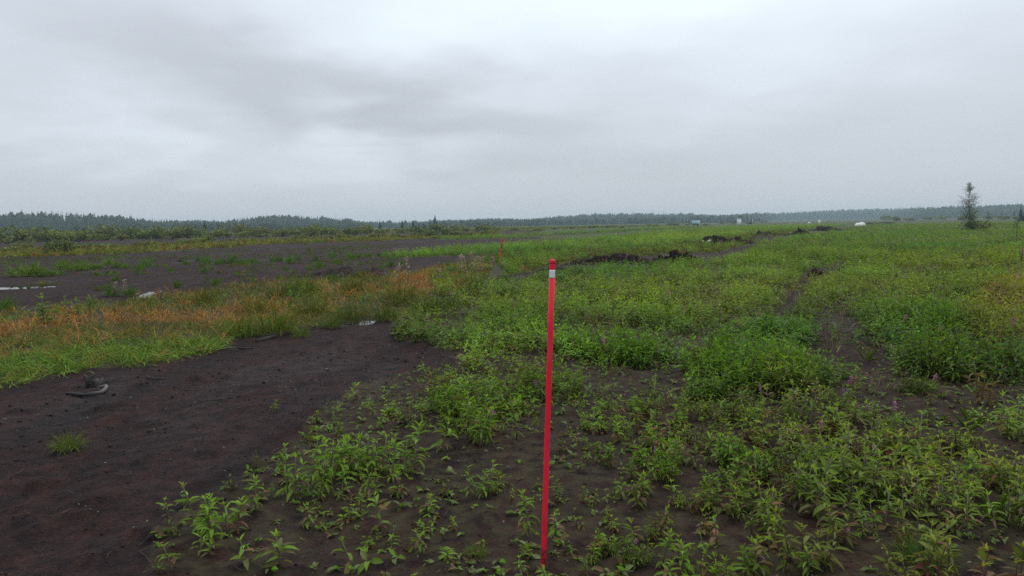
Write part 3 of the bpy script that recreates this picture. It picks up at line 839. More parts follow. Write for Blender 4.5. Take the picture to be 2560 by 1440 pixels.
for a in [
    (424, 1309, 55, 'single', 'lone upright willowherb on bare peat at the left end of the foreground plants'),
    (525, 1337, 108, 'clump', 'leafy willowherb clump on peat between the lone upright one and the big cluster'),
    (592, 1322, 78, 'single', 'willowherb leaning on the right side of the second leafy clump from the left'),
    (640, 1280, 72, 'single', 'willowherb with long arching leaves just left of the big cluster'),
    (748, 1246, 132, 'clump', 'pale willowherb clump with drooping leaves at left end of the big cluster'),
    (822, 1205, 118, 'clump', 'willowherb clump second from the left in the big cluster'),
    (897, 1180, 112, 'clump', 'tallest willowherb clump at the back of the big cluster'),
    (972, 1195, 104, 'clump', 'dark green willowherb clump on the right half of the big cluster'),
    (1036, 1185, 92, 'single', 'long leaved willowherb at right end of the big cluster'),
    (852, 1252, 84, 'single', 'willowherb in front of the middle of the big cluster'),
    (925, 1250, 70, 'single', 'willowherb in front of the right half of the big cluster'),
    (1004, 1238, 60, 'broad', 'broad leaved young willowherb below the right end of the big cluster'),
    (952, 1330, 92, 'single', 'star shaped willowherb with long leaves alone below the big cluster'),
    (908, 1416, 82, 'broad', 'broad leaved willowherb near the bottom edge below the star shaped one'),
    (978, 1366, 44, 'broad', 'small broad leaved sprout right of the star shaped willowherb'),
    (1052, 1378, 64, 'single', 'bushy small willowherb midway between star shaped plant and red pole'),
    (1138, 1398, 48, 'broad', 'flat broad leaved sprout left of the red pole foot'),
    (1070, 1300, 50, 'broad', 'low spreading sprout between the big cluster and the red pole'),
    (1199, 1245, 98, 'clump', 'rounded willowherb clump standing alone left of the red pole'),
    (1322, 1340, 92, 'single', 'bright willowherb growing right against the left side of the red pole'),
    (1395, 1335, 56, 'broad', 'low broad leaved plant touching the right side of the red pole'),
    (1104, 1132, 80, 'single', 'bright willowherb between the big cluster and the next dense clump'),
    (1195, 1114, 102, 'bush', 'dense rounded willowherb bush half way up left of the red pole'),
    (1292, 1100, 92, 'tall', 'willowherb just left of the red pole behind the bare gap'),
    (887, 992, 46, 'red', 'small willowherb with curled brown leaves alone on the bare peat'),
    (1049, 1050, 54, 'single', 'small spreading willowherb on bare peat right of the curled brown one'),
    (1060, 940, 38, 'single', 'small bright willowherb at the upper edge of the bare peat patch'),
    (616, 1415, 72, 'broad', 'low broad leaved plant at the bottom edge, left part'),
    (700, 1408, 96, 'single', 'upright willowherb at the bottom edge right of the low broad leaved plant'),
    (432, 1428, 76, 'red', 'reddish half withered willowherb at the lower left bottom edge'),
    (500, 1395, 55, 'broad', 'pale green sprout between the reddish one and the low broad leaved plant'),
    (784, 1322, 52, 'broad', 'small sprout on peat under the left end of the big cluster'),
    (682, 1024, 26, 'red', 'tiny yellowish sprout alone in the middle of the bare peat'),
    (640, 1165, 36, 'dead', 'thin orange brown withered sprout beside the big cluster'),
    (1308, 1452, 62, 'single', 'pale willowherb at the bottom edge just left of the red pole foot'),
    (1368, 1456, 56, 'single', 'willowherb growing right at the foot of the red pole'),
    (1655, 1420, 78, 'single', 'tidy willowherb near the bottom edge right of the red pole'),
    (1790, 1385, 76, 'broad', 'broad leaved willowherb with a reddish middle near bottom, right of the tidy one'),
    (1900, 1330, 82, 'single', 'leafy willowherb at the lower middle of the right half'),
    (2024, 1432, 72, 'single', 'fresh star shaped willowherb at the bottom edge of the right half'),
    (2496, 1338, 84, 'single', 'large star shaped willowherb at lower right beside long grass blades'),
    (2444, 1250, 82, 'single', 'upright willowherb with long leaves near the right edge'),
    (2357, 1272, 78, 'red', 'willowherb with yellowing lower leaves left of the upright one at right edge'),
    (2275, 1195, 150, 'tall', 'tallest bright willowherb in the lower right foreground'),
    (2110, 1215, 130, 'tall', 'tall willowherb with dry stalk beside it in the right foreground'),
    (2165, 1330, 90, 'tall', 'willowherb with bleached dead leaves, right foreground below the tall ones'),
]:
    hand(*a)
for (px, py, hpx, lab) in [
    (2252, 850, 56, 'pink flowering willowherb rising above the dense stand right of the bare track'), (2236, 1105, 90, 'pink flowering willowherb above the tallest bright plant in the right foreground'),
    (2182, 1205, 102, 'vivid pink flowering willowherb lowest of the flowers on the right'), (2046, 1135, 80, 'pink flowering willowherb left of the vivid pink one'),
    (2112, 1030, 76, 'pale pink flowering willowherb between the bare track and the foreground'), (2320, 1020, 72, 'pink flowering willowherb beside a dark grass tuft on the right'),
    (2524, 870, 54, 'pink flowering willowherb near the right edge in tan grass'), (2350, 880, 54, 'pale flowering willowherb at the edge of the tan grass'),
    (1906, 1035, 70, 'pale pink flowering willowherb left of the bare gap in the middle right'), (2496, 652, 30, 'far pink flowering willowherb below the pale capped clod'),
    (1396, 745, 40, 'pale flowering willowherb just right of the red pole top'), (1425, 740, 34, 'second pale flowering willowherb right of the red pole top'),
    (1338, 790, 40, 'pale flowering willowherb just left of the upper red pole'), (1560, 668, 30, 'pink flowering willowherb in front of the long dark peat bank'),
    (1598, 664, 28, 'second pink flowering willowherb in front of the dark peat bank'), (1520, 670, 28, 'third pink flowering willowherb in front of the dark peat bank'),
    (1660, 700, 32, 'pale pink flowering willowherb in the dense stand behind the peat bank')]:
    hand(px, py, hpx, 'flower', lab, False, 'flowering willowherb plants')
for (px, py, hpx, lab) in [
    (1100, 1005, 90, 'tan withered stalks at the left edge of the dense stand'), (1325, 965, 80, 'tan withered stalks just left of the red pole'), (2020, 1130, 70, 'bleached bent dead stalk left of the vivid pink flower'),
    (2090, 1100, 75, 'brown withered stalks behind the tall willowherb in the right foreground'), (2300, 1270, 50, 'withered bent leaves beside the small reddish willowherb at lower right'), (2240, 1370, 60, 'bleached withered stalks near the bottom edge at right'),
    (2412, 1290, 36, 'tiny bleached withered sprig on bare peat near the right edge'), (2455, 1010, 100, 'tall dry stalk near the right edge beside green leaves'), (1880, 1230, 50, 'rusty withered plant in the middle of the right foreground'),
    (1845, 1180, 44, 'rusty red low plant among seedlings right of the pole'), (1960, 1200, 50, 'rusty brown withered clump left of the tall willowherb')]:
    hand(px, py, hpx, 'dead', lab, False, 'withered willowherb stalks', (1.15, 1.0, .9))


# plants thinning out over the ground
def density(x, y):
    """plants per square metre, and height"""
    wx_, wy_ = warp(x, y); d = np.hypot(x, y)
    n1_ = fbm(x * .9 + 7, y * .9, 3); n2_ = fbm(x * .33, y * .33 + 31, 3)
    den_ = np.zeros(len(x)); hg = np.full(len(x), .12)
    fo = zone('fore', wx_, wy_); den_[fo] = (43 + 62 * n1_ + 10 * n2_)[fo]; hg[fo] = (.10 + .08 * n1_)[fo]
    mi = zone('mid', wx_, wy_); den_[mi] = (40 + 50 * n1_)[mi]; hg[mi] = (.19 + .12 * n1_)[mi]
    fl = zone('foreleft', wx_, wy_); den_[fl] = (10 + 30 * n1_)[fl]; hg[fl] = (.07 + .05 * n1_)[fl]
    fr = zone('foreright', wx_, wy_); den_[fr] = (14 + 62 * n1_)[fr]; hg[fr] = (.14 + .10 * n1_)[fr]
    de = zone('dense', wx_, wy_); den_[de] = (47 + 98 * n1_ + 10 * n2_)[de]; hg[de] = (.235 + .17 * n1_ + .05 * n2_)[de]
    for k, dv, hv in (('strip', 48, .30), ('strip2', 40, .32), ('rough', 20, .25)):
        m = zone(k, wx_, wy_); den_[m] = (dv + 18 * n1_)[m]; hg[m] = (hv + .1 * n1_)[m]
    for k, f_ in (('bare1', .22), ('bare2', .16), ('bare3', .3), ('ditch', .05), ('clearing', .12)):
        m = zone(k, wx_, wy_); den_[m] *= f_; hg[m] *= .6
    return np.clip(den_, 0, 60), np.clip(hg, .06, .5)


def tints(n, x, y):
    a = fbm(x * .45 + 11, y * .45 - 4, 3)[:, None]; c = fbm(x * .13 - 3, y * .13 + 14, 2)[:, None]
    t = np.array([1.0, 1.0, 1.0])[None] * (1 + .55 * a) + np.array([.24, .02, -.05])[None] * c * 2 + np.array([.20, -.10, .05])[None] * np.clip(fbm(x * 1.3 - 20, y * 1.3, 2)[:, None], -.2, 1)
    tn = zone('tan', *warp(x, y)); t[tn] = t[tn] * np.array([1.45, .95, 1.1])
    fr = zone('foreright', *warp(x, y)); t[fr] = t[fr] * np.array([1.22, 1.0, 1.5])
    st_ = zone('strip', *warp(x, y)); t[st_] = t[st_] * np.array([1.12, 1.12, 1.05])
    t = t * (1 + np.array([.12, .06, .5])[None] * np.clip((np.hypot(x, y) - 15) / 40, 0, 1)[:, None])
    nr = np.hypot(x, y) < 7; t[nr] = t[nr] * np.array([1.14, 1.10, 1.6])  # near plants: sky sheen on the leaves put into their tint
    return np.clip(t * R.uniform(.72, 1.28, n)[:, None], .3, 2.6)


def clear_of(x, y, keep=None):
    ok = np.ones(len(x), bool)
    for (a, c, q) in INST: ok &= np.hypot(x - a, y - c) > q
    return ok


x, y = scatter(2.2, 13, 60)
dn, hg = density(x, y); k = R.random(len(x)) * 60 < dn
x, y, hg = x[k], y[k], hg[k]; k = clear_of(x, y); x, y, hg = x[k], y[k], hg[k]
hg = hg * R.uniform(.7, 1.3, len(x))
px, py = project(x, y, 0)
seen = (px > -30) & (px < 2590) & (py < 1470)
order = np.argsort(-(hg / np.hypot(x, y)) * seen)
take = [i for i in order[:900] if seen[i]]
NIND = max(0, 292 - cnt[0])
ind = np.zeros(len(x), bool); ind[take[:NIND]] = True
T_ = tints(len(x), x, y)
REGION = [
    (lambda p, q: q > 1005 and p < 1340, 'small green willowherb on the bare peat left of the red pole', 'small plants left of the pole'),
    (lambda p, q: q > 1005 and p < 1900, 'small green willowherb on dark peat in the foreground just right of the red pole', 'small plants right of the pole'),
    (lambda p, q: q > 1005, 'leafy willowherb in the thick lower right corner of the field', 'plants in the right foreground'),
    (lambda p, q: p < 1375, 'bushy willowherb in the dense stand left of the upper red pole', 'dense plants left of the pole'),
    (lambda p, q: p < 1990, 'bushy willowherb in the dense stand between the red pole and the bare track', 'dense plants between the pole and the bare track'),
    (lambda p, q: True, 'bushy willowherb in the dense stand right of the bare track', 'dense plants right of the bare track')]


def pick_kind(h_, u):
    if h_ < .085: return 'broad' if u < .55 else ('red' if u < .72 else ('single' if u < .94 else 'dead'))
    if h_ < .17: return 'single' if u < .45 else ('broad' if u < .60 else ('clump' if u < .78 else ('red' if u < .93 else 'dead')))
    if h_ < .26: return 'clump' if u < .45 else ('single' if u < .72 else ('bush' if u < .92 else 'dead'))
    return 'bush' if u < .60 else ('tall' if u < .95 else 'dead')


LM = [('red pole foot', 1355, 1418), ('middle of the red pole', 1366, 1060), ('upper third of the red pole', 1376, 800), ('big leafy cluster', 880, 1180), ('star shaped plant under big cluster', 952, 1330), ('lone plant at the left end', 424, 1309),
      ('rounded clump left of the pole', 1199, 1245), ('dense round bush left of the pole', 1195, 1100), ('tidy plant at the bottom edge', 1655, 1420), ('broad leaved plant near the bottom', 1790, 1385), ('big star plant at lower right', 2496, 1338),
      ('fresh star shaped plant at bottom', 2024, 1432), ('vivid pink flower', 2183, 1110), ('pink flower over the tallest plant', 2236, 1020), ('pink flower left of the vivid one', 2046, 1060), ('pink flower in the tan grass', 2524, 820), ('pink flower by the dark tuft', 2320, 955),
      ('wide end of the bare track', 2120, 880), ('upper end of the bare track', 2050, 700), ('dark grass tuft at the bottom', 2300, 1400), ('bleached stalks near the bottom', 2240, 1350), ('rusty withered plant at right', 1880, 1230), ('pale flower by the bare gap', 1906, 967),
      ('tan stalks beside the pole', 1325, 960), ('tan stalks at the left edge', 1100, 1000), ('pink flower above the bare track', 2252, 797), ('lower right corner', 2540, 1430), ('upright long leaved plant at right', 2444, 1250), ('small bright plant above bare peat', 1060, 935),
      ('small bare gap near the right', 2415, 910), ('leafy plant at lower middle right', 1900, 1330), ('tall plant beside a dry stalk', 2110, 1200)]
DIRS = ['right of', 'below and right of', 'below', 'below and left of', 'left of', 'above and left of', 'above', 'above and right of']
ADJ = dict(single='small upright willowherb', clump='leafy willowherb clump', broad='low broad leaved sprout', red='reddish willowherb', tall='tall willowherb', bush='bushy willowherb', dead='withered brown willowherb', flower='flowering willowherb')
USED = {}
idx = np.nonzero(ind)[0]
kds = {i: pick_kind(hg[i], R.random()) for i in idx}
pairs = sorted((math.hypot(px[i] - a, (py[i] - c) * 1.3), i, q) for i in idx for q, (nm_, a, c) in enumerate(LM))
PLAB = {}
for dist, i, q in pairs:
    if i in PLAB: continue
    an = int(round(math.atan2(py[i] - LM[q][2], px[i] - LM[q][1]) / (math.pi / 4))) % 8; key = (kds[i], q, an); c = USED.get(key, 0)
    if c >= 4 or dist > 700: continue
    USED[key] = c + 1
    PLAB[i] = '%s %s%s the %s' % (ADJ[kds[i]], ('just ', 'farther ', 'well ', 'far ')[c], DIRS[an], LM[q][0])
for i in idx:
    for fn, lab, grp in REGION:
        if fn(px[i], py[i]): break
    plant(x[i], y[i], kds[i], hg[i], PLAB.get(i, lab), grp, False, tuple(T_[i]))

# ------------------------------------------------------------------ the rest of the stand, past counting
ORDER = list(KIND)
FIELD = []


def field(x, y, hg, lod, boost=1.0):
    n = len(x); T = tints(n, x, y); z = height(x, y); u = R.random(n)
    kinds = np.array([ORDER.index(pick_kind(h_, v_)) for h_, v_ in zip(hg, u)])
    kinds[R.random(n) < .008] = ORDER.index('flower')
    yaw = R.uniform(0, 6.28, n)
    for ki, kd in enumerate(ORDER):
        m = kinds == ki
        if not m.any(): continue
        vs = []
        for P, st, pet in KIND[kd]:
            Q = P
            if lod > 0:
                keep = R.random(len(P['L'])) < {1: .52, 2: .30, 3: .14}[lod]; keep[:3] = True
                Q = {a: v_[keep] for a, v_ in P.items()}
                wsc = {1: 1.42, 2: 1.75, 3: 2.4}[lod]; lsc = {1: 1.1, 2: 1.32, 3: 1.75}[lod]
                Q = dict(Q, W=Q['W'] * wsc, L=Q['L'] * lsc)
            if pet: Q = catP([Q, pet]) if lod < 2 else catP([Q, dict({a: v_[::5] for a, v_ in pet.items()}, L=pet['L'][::5] * 2, W=pet['W'][::5] * 2)])
            parts = [leaves(Q, min(lod, 2))]
            if lod == 0: parts += st
            vs.append(cat_parts(parts))
        sc = hg[m] / REFH[kd] * boost
        FIELD.append(place(vs, R.integers(0, len(vs), m.sum()), x[m], y[m], z[m], yaw[m], sc, T[m]))


m = ~ind
near = np.hypot(x, y) < 6.5
field(x[m & near], y[m & near], hg[m & near], 0)
field(x[m & ~near], y[m & ~near], hg[m & ~near], 1)
for (ra, rb, ds, lod, boost) in [(13, 24, 27, 1, 1.05), (24, 48, 15, 2, 1.08), (48, 95, 6.0, 3, 1.2), (95, 210, 1.6, 3, 1.55)]:
    x, y = scatter(ra, rb, ds); dn, hg = density(x, y); k = R.random(len(x)) * 46 < dn
    field(x[k], y[k], hg[k] * R.uniform(.7, 1.3, k.sum()), lod, boost)
V, F, C = cat_parts(FIELD)
print('field tris', len(F))
ob('willowherb_stand', mk('willowherb_stand', V, F, C, True, (M_LEAF,)), kind='stuff', label='dense green stand of willowherb covering the right half of the bog', category='vegetation')

# seedlings too small to count
r = np.random.default_rng(31); sv = []
for k in range(10):
    n = r.integers(4, 8); L = r.uniform(.018, .042, n)
    sv.append(leaves(dict(base=np.tile([0, 0, .006], (n, 1)) + r.normal(0, .003, (n, 3)), az=np.arange(n) * 2.4 + r.normal(0, .3, n), pitch=r.uniform(.1, .7, n), roll=r.normal(0, .4, n), L=L, W=L * r.uniform(.32, .55, n), bin=r.integers(0, 3, n),
                          col=np.where(r.random(n)[:, None] < .25, G_BROWN, np.where(r.random(n)[:, None] < .5, G_MID * 1.1, np.array([.13, .16, .06]))) * r.uniform(.7, 1.25, n)[:, None]), 0))
x, y = scatter(2.2, 9, 150); wx, wy = warp(x, y)
n1_ = fbm(x * 1.1 + 60, y * 1.1, 3)
k = (zone('fore', wx, wy) & (R.random(len(x)) < .42 + 1.1 * n1_)) | (zone('dense', wx, wy) & (R.random(len(x)) < .2))
x, y = x[k], y[k]
V, F, C = place(sv, R.integers(0, 10, len(x)), x, y, height(x, y), R.uniform(0, 6.28, len(x)), R.uniform(.6, 1.5, len(x)), np.repeat(R.uniform(.7, 1.2, len(x))[:, None], 3, 1))
ob('seedlings', mk('seedlings', V, F, C, True, (M_LEAF,)), kind='stuff', label='tiny round leaved seedlings scattered over the dark peat', category='seedlings')

# ------------------------------------------------------------------ grasses
g_green = np.array([[.105, .185, .018], [.14, .205, .026], [.085, .155, .016]]); g_olive = np.array([[.125, .125, .022], [.10, .12, .02], [.155, .125, .034]])
g_red = np.array([[.37, .115, .032], [.33, .135, .036], [.25, .15, .03], [.40, .21, .065], [.34, .20, .055]]); g_dark = np.array([[.050, .115, .015], [.075, .14, .018]]); g_tan = np.array([[.26, .19, .10], [.2, .14, .075], [.13, .11, .045]]); g_orange = np.array([[.33, .16, .075], [.30, .17, .09]])
rg = np.random.default_rng(91)


def tuftset(cols, n, L, w, spread, lod, up=1.15, nv=6, droop=(1, 2, 3), jit=.25):
    return [leaves(blades(rg, n, L, w, spread, cols, up, jit, droop), lod) for _ in range(nv)]


GR = []


def grassfield(x, y, sets, choice, scale):
    z = height(x, y); n = len(x)
    for i, vs in enumerate(sets):
        m = choice == i
        if m.any(): GR.append(place(vs, R.integers(0, len(vs), m.sum()), x[m], y[m], z[m], R.uniform(0, 6.28, m.sum()), scale[m], np.repeat(R.uniform(.7, 1.3, m.sum())[:, None], 3, 1)))


for (ra, rb, ds, nb_, wk, lod) in [(5, 14, 60, 14, 1.0, 1), (14, 34, 22, 13, 1.7, 1)]:
    x, y = scatter(ra, rb, ds, 44); wx, wy = warp(x, y, .7); m = zone('grass', wx, wy) & ~zone('clearing', x, y); x, y, wx, wy = x[m], y[m], wx[m], wy[m]
    fr, re, r2, og = zone('front', wx, wy), zone('red', wx, wy), zone('red2', wx, wy), zone('orange', x, y)
    ch = np.full(len(x), 1); u = R.random(len(x)); nn = fbm(x * .5, y * .5, 3)
    ch[(u < .30 + nn)] = 0; ch[(u > .78 - nn * .5)] = 2
    ch[fr & (u < .88)] = 3; ch[re & (u < .80)] = 2; ch[r2 & (u < .92)] = 2; ch[og] = 4
    sets = [tuftset(g_green, nb_, .26, .009 * wk, .07, lod), tuftset(g_olive, nb_, .26, .008 * wk, .07, lod), tuftset(g_red, nb_, .30, .007 * wk, .08, lod, 1.3), tuftset(g_green * 1.25, nb_, .30, .011 * wk, .07, lod, 1.0), tuftset(g_orange, nb_, .12, .008 * wk, .07, lod, .6)]
    grassfield(x, y, sets, ch, R.uniform(.6, 1.25, len(x)))
# thin grass in the rough ground, olive bands and tan patch
for zn, ra, rb, ds, sets, sc in [('rough', 20, 110, 7, [tuftset(g_olive, 9, .32, .022, .14, 2), tuftset(g_tan, 8, .34, .022, .14, 2), tuftset(g_green, 9, .3, .022, .14, 2)], 1.0),
                                ('olive1', 35, 150, 3.0, [tuftset(g_olive * 1.5, 14, .55, .06, .4, 2), tuftset(g_olive * 1.25, 14, .5, .06, .4, 2), tuftset(g_green, 14, .5, .06, .4, 2), tuftset(g_olive * 1.7, 14, .6, .06, .4, 2), tuftset(g_red * .9, 9, .4, .05, .3, 2)], 1.0),
                                ('olive2', 60, 330, .55, [tuftset(g_olive * 1.5, 12, .9, .12, .7, 2), tuftset(g_green * 1.2, 12, .8, .12, .7, 2), tuftset(g_tan, 9, .7, .12, .6, 2)], 1.0),
                                ('tan', 6, 30, 16, [tuftset(g_tan, 12, .36, .010, .09, 1, 1.3), tuftset(g_olive, 12, .34, .010, .09, 1), tuftset(g_red, 10, .3, .009, .09, 1)], 1.0),
                                ('dense', 6, 60, 2.4, [tuftset(g_tan, 9, .28, .007, .09, 1, 1.3, 6, (0, 1, 2)), tuftset(g_olive, 10, .30, .008, .09, 1)], 1.0)]:
    x, y = scatter(ra, rb, ds, 44); wx, wy = warp(x, y); m = zone(zn, wx, wy) & ~zone('clearing', x, y); x, y = x[m], y[m]
    if len(x): grassfield(x, y, sets, R.integers(0, len(sets), len(x)), sc * R.uniform(.6, 1.3, len(x)))
for zn, ra, rb, ds in [(None, 22, 75, .9)]:
    x, y = scatter(ra, rb, ds, 44); px, py = project(x, y, 0); m = (px < 1000) & (py > 632 - (px * .035)) & ~zone('grass', *warp(x, y)) & (fbm(x * .16, y * .16 + 9, 3) > .0)
    x, y = x[m], y[m]; sets = [tuftset(g_green * .8, 12, .22, .02, .12, 2), tuftset(g_olive, 12, .2, .02, .14, 2)]
    grassfield(x, y, sets, R.integers(0, 2, len(x)), R.uniform(.5, 1.5, len(x)))
V, F, C = cat_parts(GR); print('grass tris', len(F))
ob('grass', mk('grass', V, F, C, True, (M_GRASS,)), kind='stuff', label='green olive and rust red grasses filling the strip beside the bare peat', category='grass')

# single tussocks
TME = []
for k in range(8):
    rr = np.random.default_rng(400 + k); cols = g_dark * (1.4 if k % 3 else 1.0) if k % 2 else np.concatenate([g_dark * 1.3, g_green[:1] * .8])
    TME.append(mk('sedge_tussock', *leaves(blades(rr, 190, .62, .022, .26, cols, 1.25, .3, (0, 1, 2, 3)), 1), True, (M_GRASS,)))
TM2 = [mk('grass_tussock', *leaves(blades(np.random.default_rng(500 + k), 320, .62, .013, .26, np.concatenate([g_olive * .8, g_green * .75]), 1.2, .3, (1, 2, 3)), 1), True, (M_GRASS,)) for k in range(6)]


def tussock(px, py, wpx, label, group, fine=False, tint=(1, 1, 1), tall=1.0):
    x_, y_ = G(px, py); d = math.hypot(x_, y_); s = 1.15 * wpx * d / F_PX / .95
    me = (TM2 if fine else TME)[int(R.integers(6))]
    o = ob(me.name.split('.')[0], me, None, (x_, y_, H(x_, y_)), (0, 0, R.uniform(0, 6.28)), (s, s, s * tall * 1.55), label=label, category='tussock', group=group); o.color = (*tint, 1)
    return o


ORD = 'first second third fourth fifth sixth seventh eighth ninth tenth eleventh twelfth thirteenth fourteenth fifteenth sixteenth seventeenth eighteenth nineteenth twentieth'.split()
ORD += ['twenty ' + w_ for w_ in ORD[:9]] + ['thirtieth']
row = [(60, 690, 62), (88, 688, 44), (118, 689, 34), (145, 686, 28), (162, 671, 36), (192, 676, 40), (214, 674, 34), (245, 672, 28), (275, 662, 32), (298, 670, 30), (312, 671, 22), (350, 676, 24), (365, 667, 26), (383, 654, 13), (427, 679, 14), (465, 664, 17), (497, 654, 17), (517, 662, 24), (545, 662, 17),
       (555, 660, 17), (578, 659, 22), (597, 659, 18), (612, 661, 18), (632, 657, 17), (585, 647, 14), (510, 682, 18), (643, 659, 14), (680, 653, 17), (698, 653, 18), (725, 657, 26), (746, 650, 15), (788, 652, 17), (830, 645, 22), (840, 656, 15), (878, 648, 22), (895, 645, 18), (920, 643, 18), (948, 642, 16), (966, 640, 16), (1018, 643, 15),
       (773, 675, 14), (797, 670, 24), (712, 675, 16), (900, 661, 11), (952, 674, 17), (977, 665, 19), (1002, 663, 17), (1120, 664, 19), (1190, 653, 16), (1215, 654, 18), (1238, 656, 16), (250, 648, 11), (88, 664, 14), (290, 704, 18), (540, 712, 24), (445, 722, 22), (280, 741, 34), (328, 741, 30), (15, 776, 38)]
row.sort(); RC = {}


def nth(key):
    RC[key] = RC.get(key, 0) + 1; return ORD[RC[key] - 1]


for i, (a, c, w_) in enumerate(row):
    if (a, c) == (540, 712): tussock(a, c, w_, 'lone round dark tussock on bare peat above the middle of the grass strip', 'tussocks on the bare peat')
    elif (a, c) == (445, 722): tussock(a, c, w_, 'lone dark tussock just right of the crumpled white sheet', 'tussocks on the bare peat')
    elif (a, c) == (328, 741): tussock(a, c, w_, 'dark tussock touching the left end of the crumpled white sheet', 'tussocks on the bare peat')
    elif (a, c) == (1120, 664): tussock(a, c, w_, 'round dark tussock left of the dry seed stalks', 'tussocks on the bare peat')
    elif c > 700: tussock(a, c, w_, nth('e') + ' dark sedge tussock from the left at the rear edge of the grass strip', 'tussocks at the rear edge of the grass strip')
    elif a < 330: tussock(a, c, w_, nth('l') + ' yellowish green tussock from the left edge in the row across bare peat', 'left tussock row', tint=(1.5, 1.25, 1.2), tall=.62)
    elif a < 660: tussock(a, c, w_, nth('m') + ' small dark green tussock after the yellowish ones in the row across bare peat', 'middle tussock row', tint=(1.1, 1.15, 1))
    else: tussock(a, c, w_, nth('r') + ' small green tussock from left, between peat heap and bright green strip', 'right tussock row', tint=(1.1, 1.15, 1))
for (a, c, w_, t_, lab) in [
        (868, 800, 74, (.95, .95, .9), 'tall dark tussock right behind the small bright puddle'), (962, 800, 62, (.9, 1, .9), 'rounded tussock just right of the small bright puddle'), (1072, 790, 84, (.85, .95, .9), 'broad dark tussock touching the dense willowherb'),
        (1118, 776, 60, (.65, .85, .9), 'darkest tussock beside the dense willowherb'), (1000, 760, 80, (1.25, 1.0, .9), 'large olive tussock behind the rounded one'), (700, 745, 60, (.8, .95, .9), 'dark tussock at the rear of the grass strip left of the black block'),
        (762, 738, 66, (1, 1.05, .9), 'green tussock at the rear of the grass strip between dark ones'), (830, 706, 34, (.8, 1.15, .9), 'small bright tussock in front of the broad peat heap'), (902, 694, 34, (.9, 1.25, .9), 'bright tussock at the right foot of the broad peat heap'),
        (780, 790, 78, (1.1, 1.15, 1.2), 'grey green drooping tussock left of the bright puddle'), (690, 832, 92, (1.2, 1.35, 1), 'bright green spreading tussock above the thick stick'), (600, 838, 80, (1.2, 1.35, 1), 'bright green tussock at the left end of the thick stick'),
        (830, 818, 44, (1.0, 1.2, 1), 'small tussock at the front lip of the puddle'), (752, 838, 38, (1.1, 1.3, 1), 'lone small tussock on the peat in front of the puddle'), (880, 735, 70, (1.2, 1.05, .9), 'olive tussock left of the black peat block'),
        (1180, 735, 60, (.9, 1.05, 1), 'green tussock below the rust red grass'), (640, 790, 64, (1.3, 1.1, .9), 'olive tussock inside the rust red band'), (520, 760, 60, (1.2, 1.0, .9), 'olive tussock behind the rust red band'),
        (1262, 706, 34, (.8, 1.1, 1), 'dark tussock below the leaning stake'), (1310, 672, 40, (1.0, .95, .8), 'olive tussock between the leaning stake and the red pole')]:
    tussock(a, c, w_, lab, 'tussocks in the grass strip', True, t_)
for (a, c, w_, t_, lab) in [(172, 1118, 62, (1.15, 1.25, 1), 'sparse green grass tuft alone on the left bare peat'), (1190, 1385, 50, (1.2, 1.2, 1), 'thin grass tuft left of the red pole foot'), (2205, 1245, 66, (.6, .9, .8), 'dark fine grass tuft behind the bleached stalks at right'),
                            (2300, 1408, 105, (.7, 1.0, .8), 'dark green fine grass tuft at the bottom edge on the right'), (2290, 985, 70, (.7, .75, .7), 'dark brownish grass tuft beside the pink flower on the right')]:
    o = tussock(a, c, w_, lab, 'foreground grass tufts', True, t_, .8)
    o.name = 'grass_tuft'
BL = [mk('grass_tuft', *leaves(blades(np.random.default_rng(600 + k), 11, .36, .010, .05, g_green * 1.05, 1.35, .2, (0, 1)), 0), True, (M_GRASS,)) for k in range(3)]
for i, (a, c, lab) in enumerate([(2490, 1300, 'few broad upright grass blades behind the large star shaped willowherb at lower right'), (2165, 905, 'pale broad grass blades growing in the bare track'), (2535, 1240, 'upright grass blades at the right edge of the foreground'), (2420, 1080, 'tall arching grass blades near the right edge')]):
    x_, y_ = G(a, c); ob('grass_tuft', BL[i % 3], None, (x_, y_, H(x_, y_)), (0, 0, i * 1.3), .55, label=lab, category='grass', group='broad grass blades')

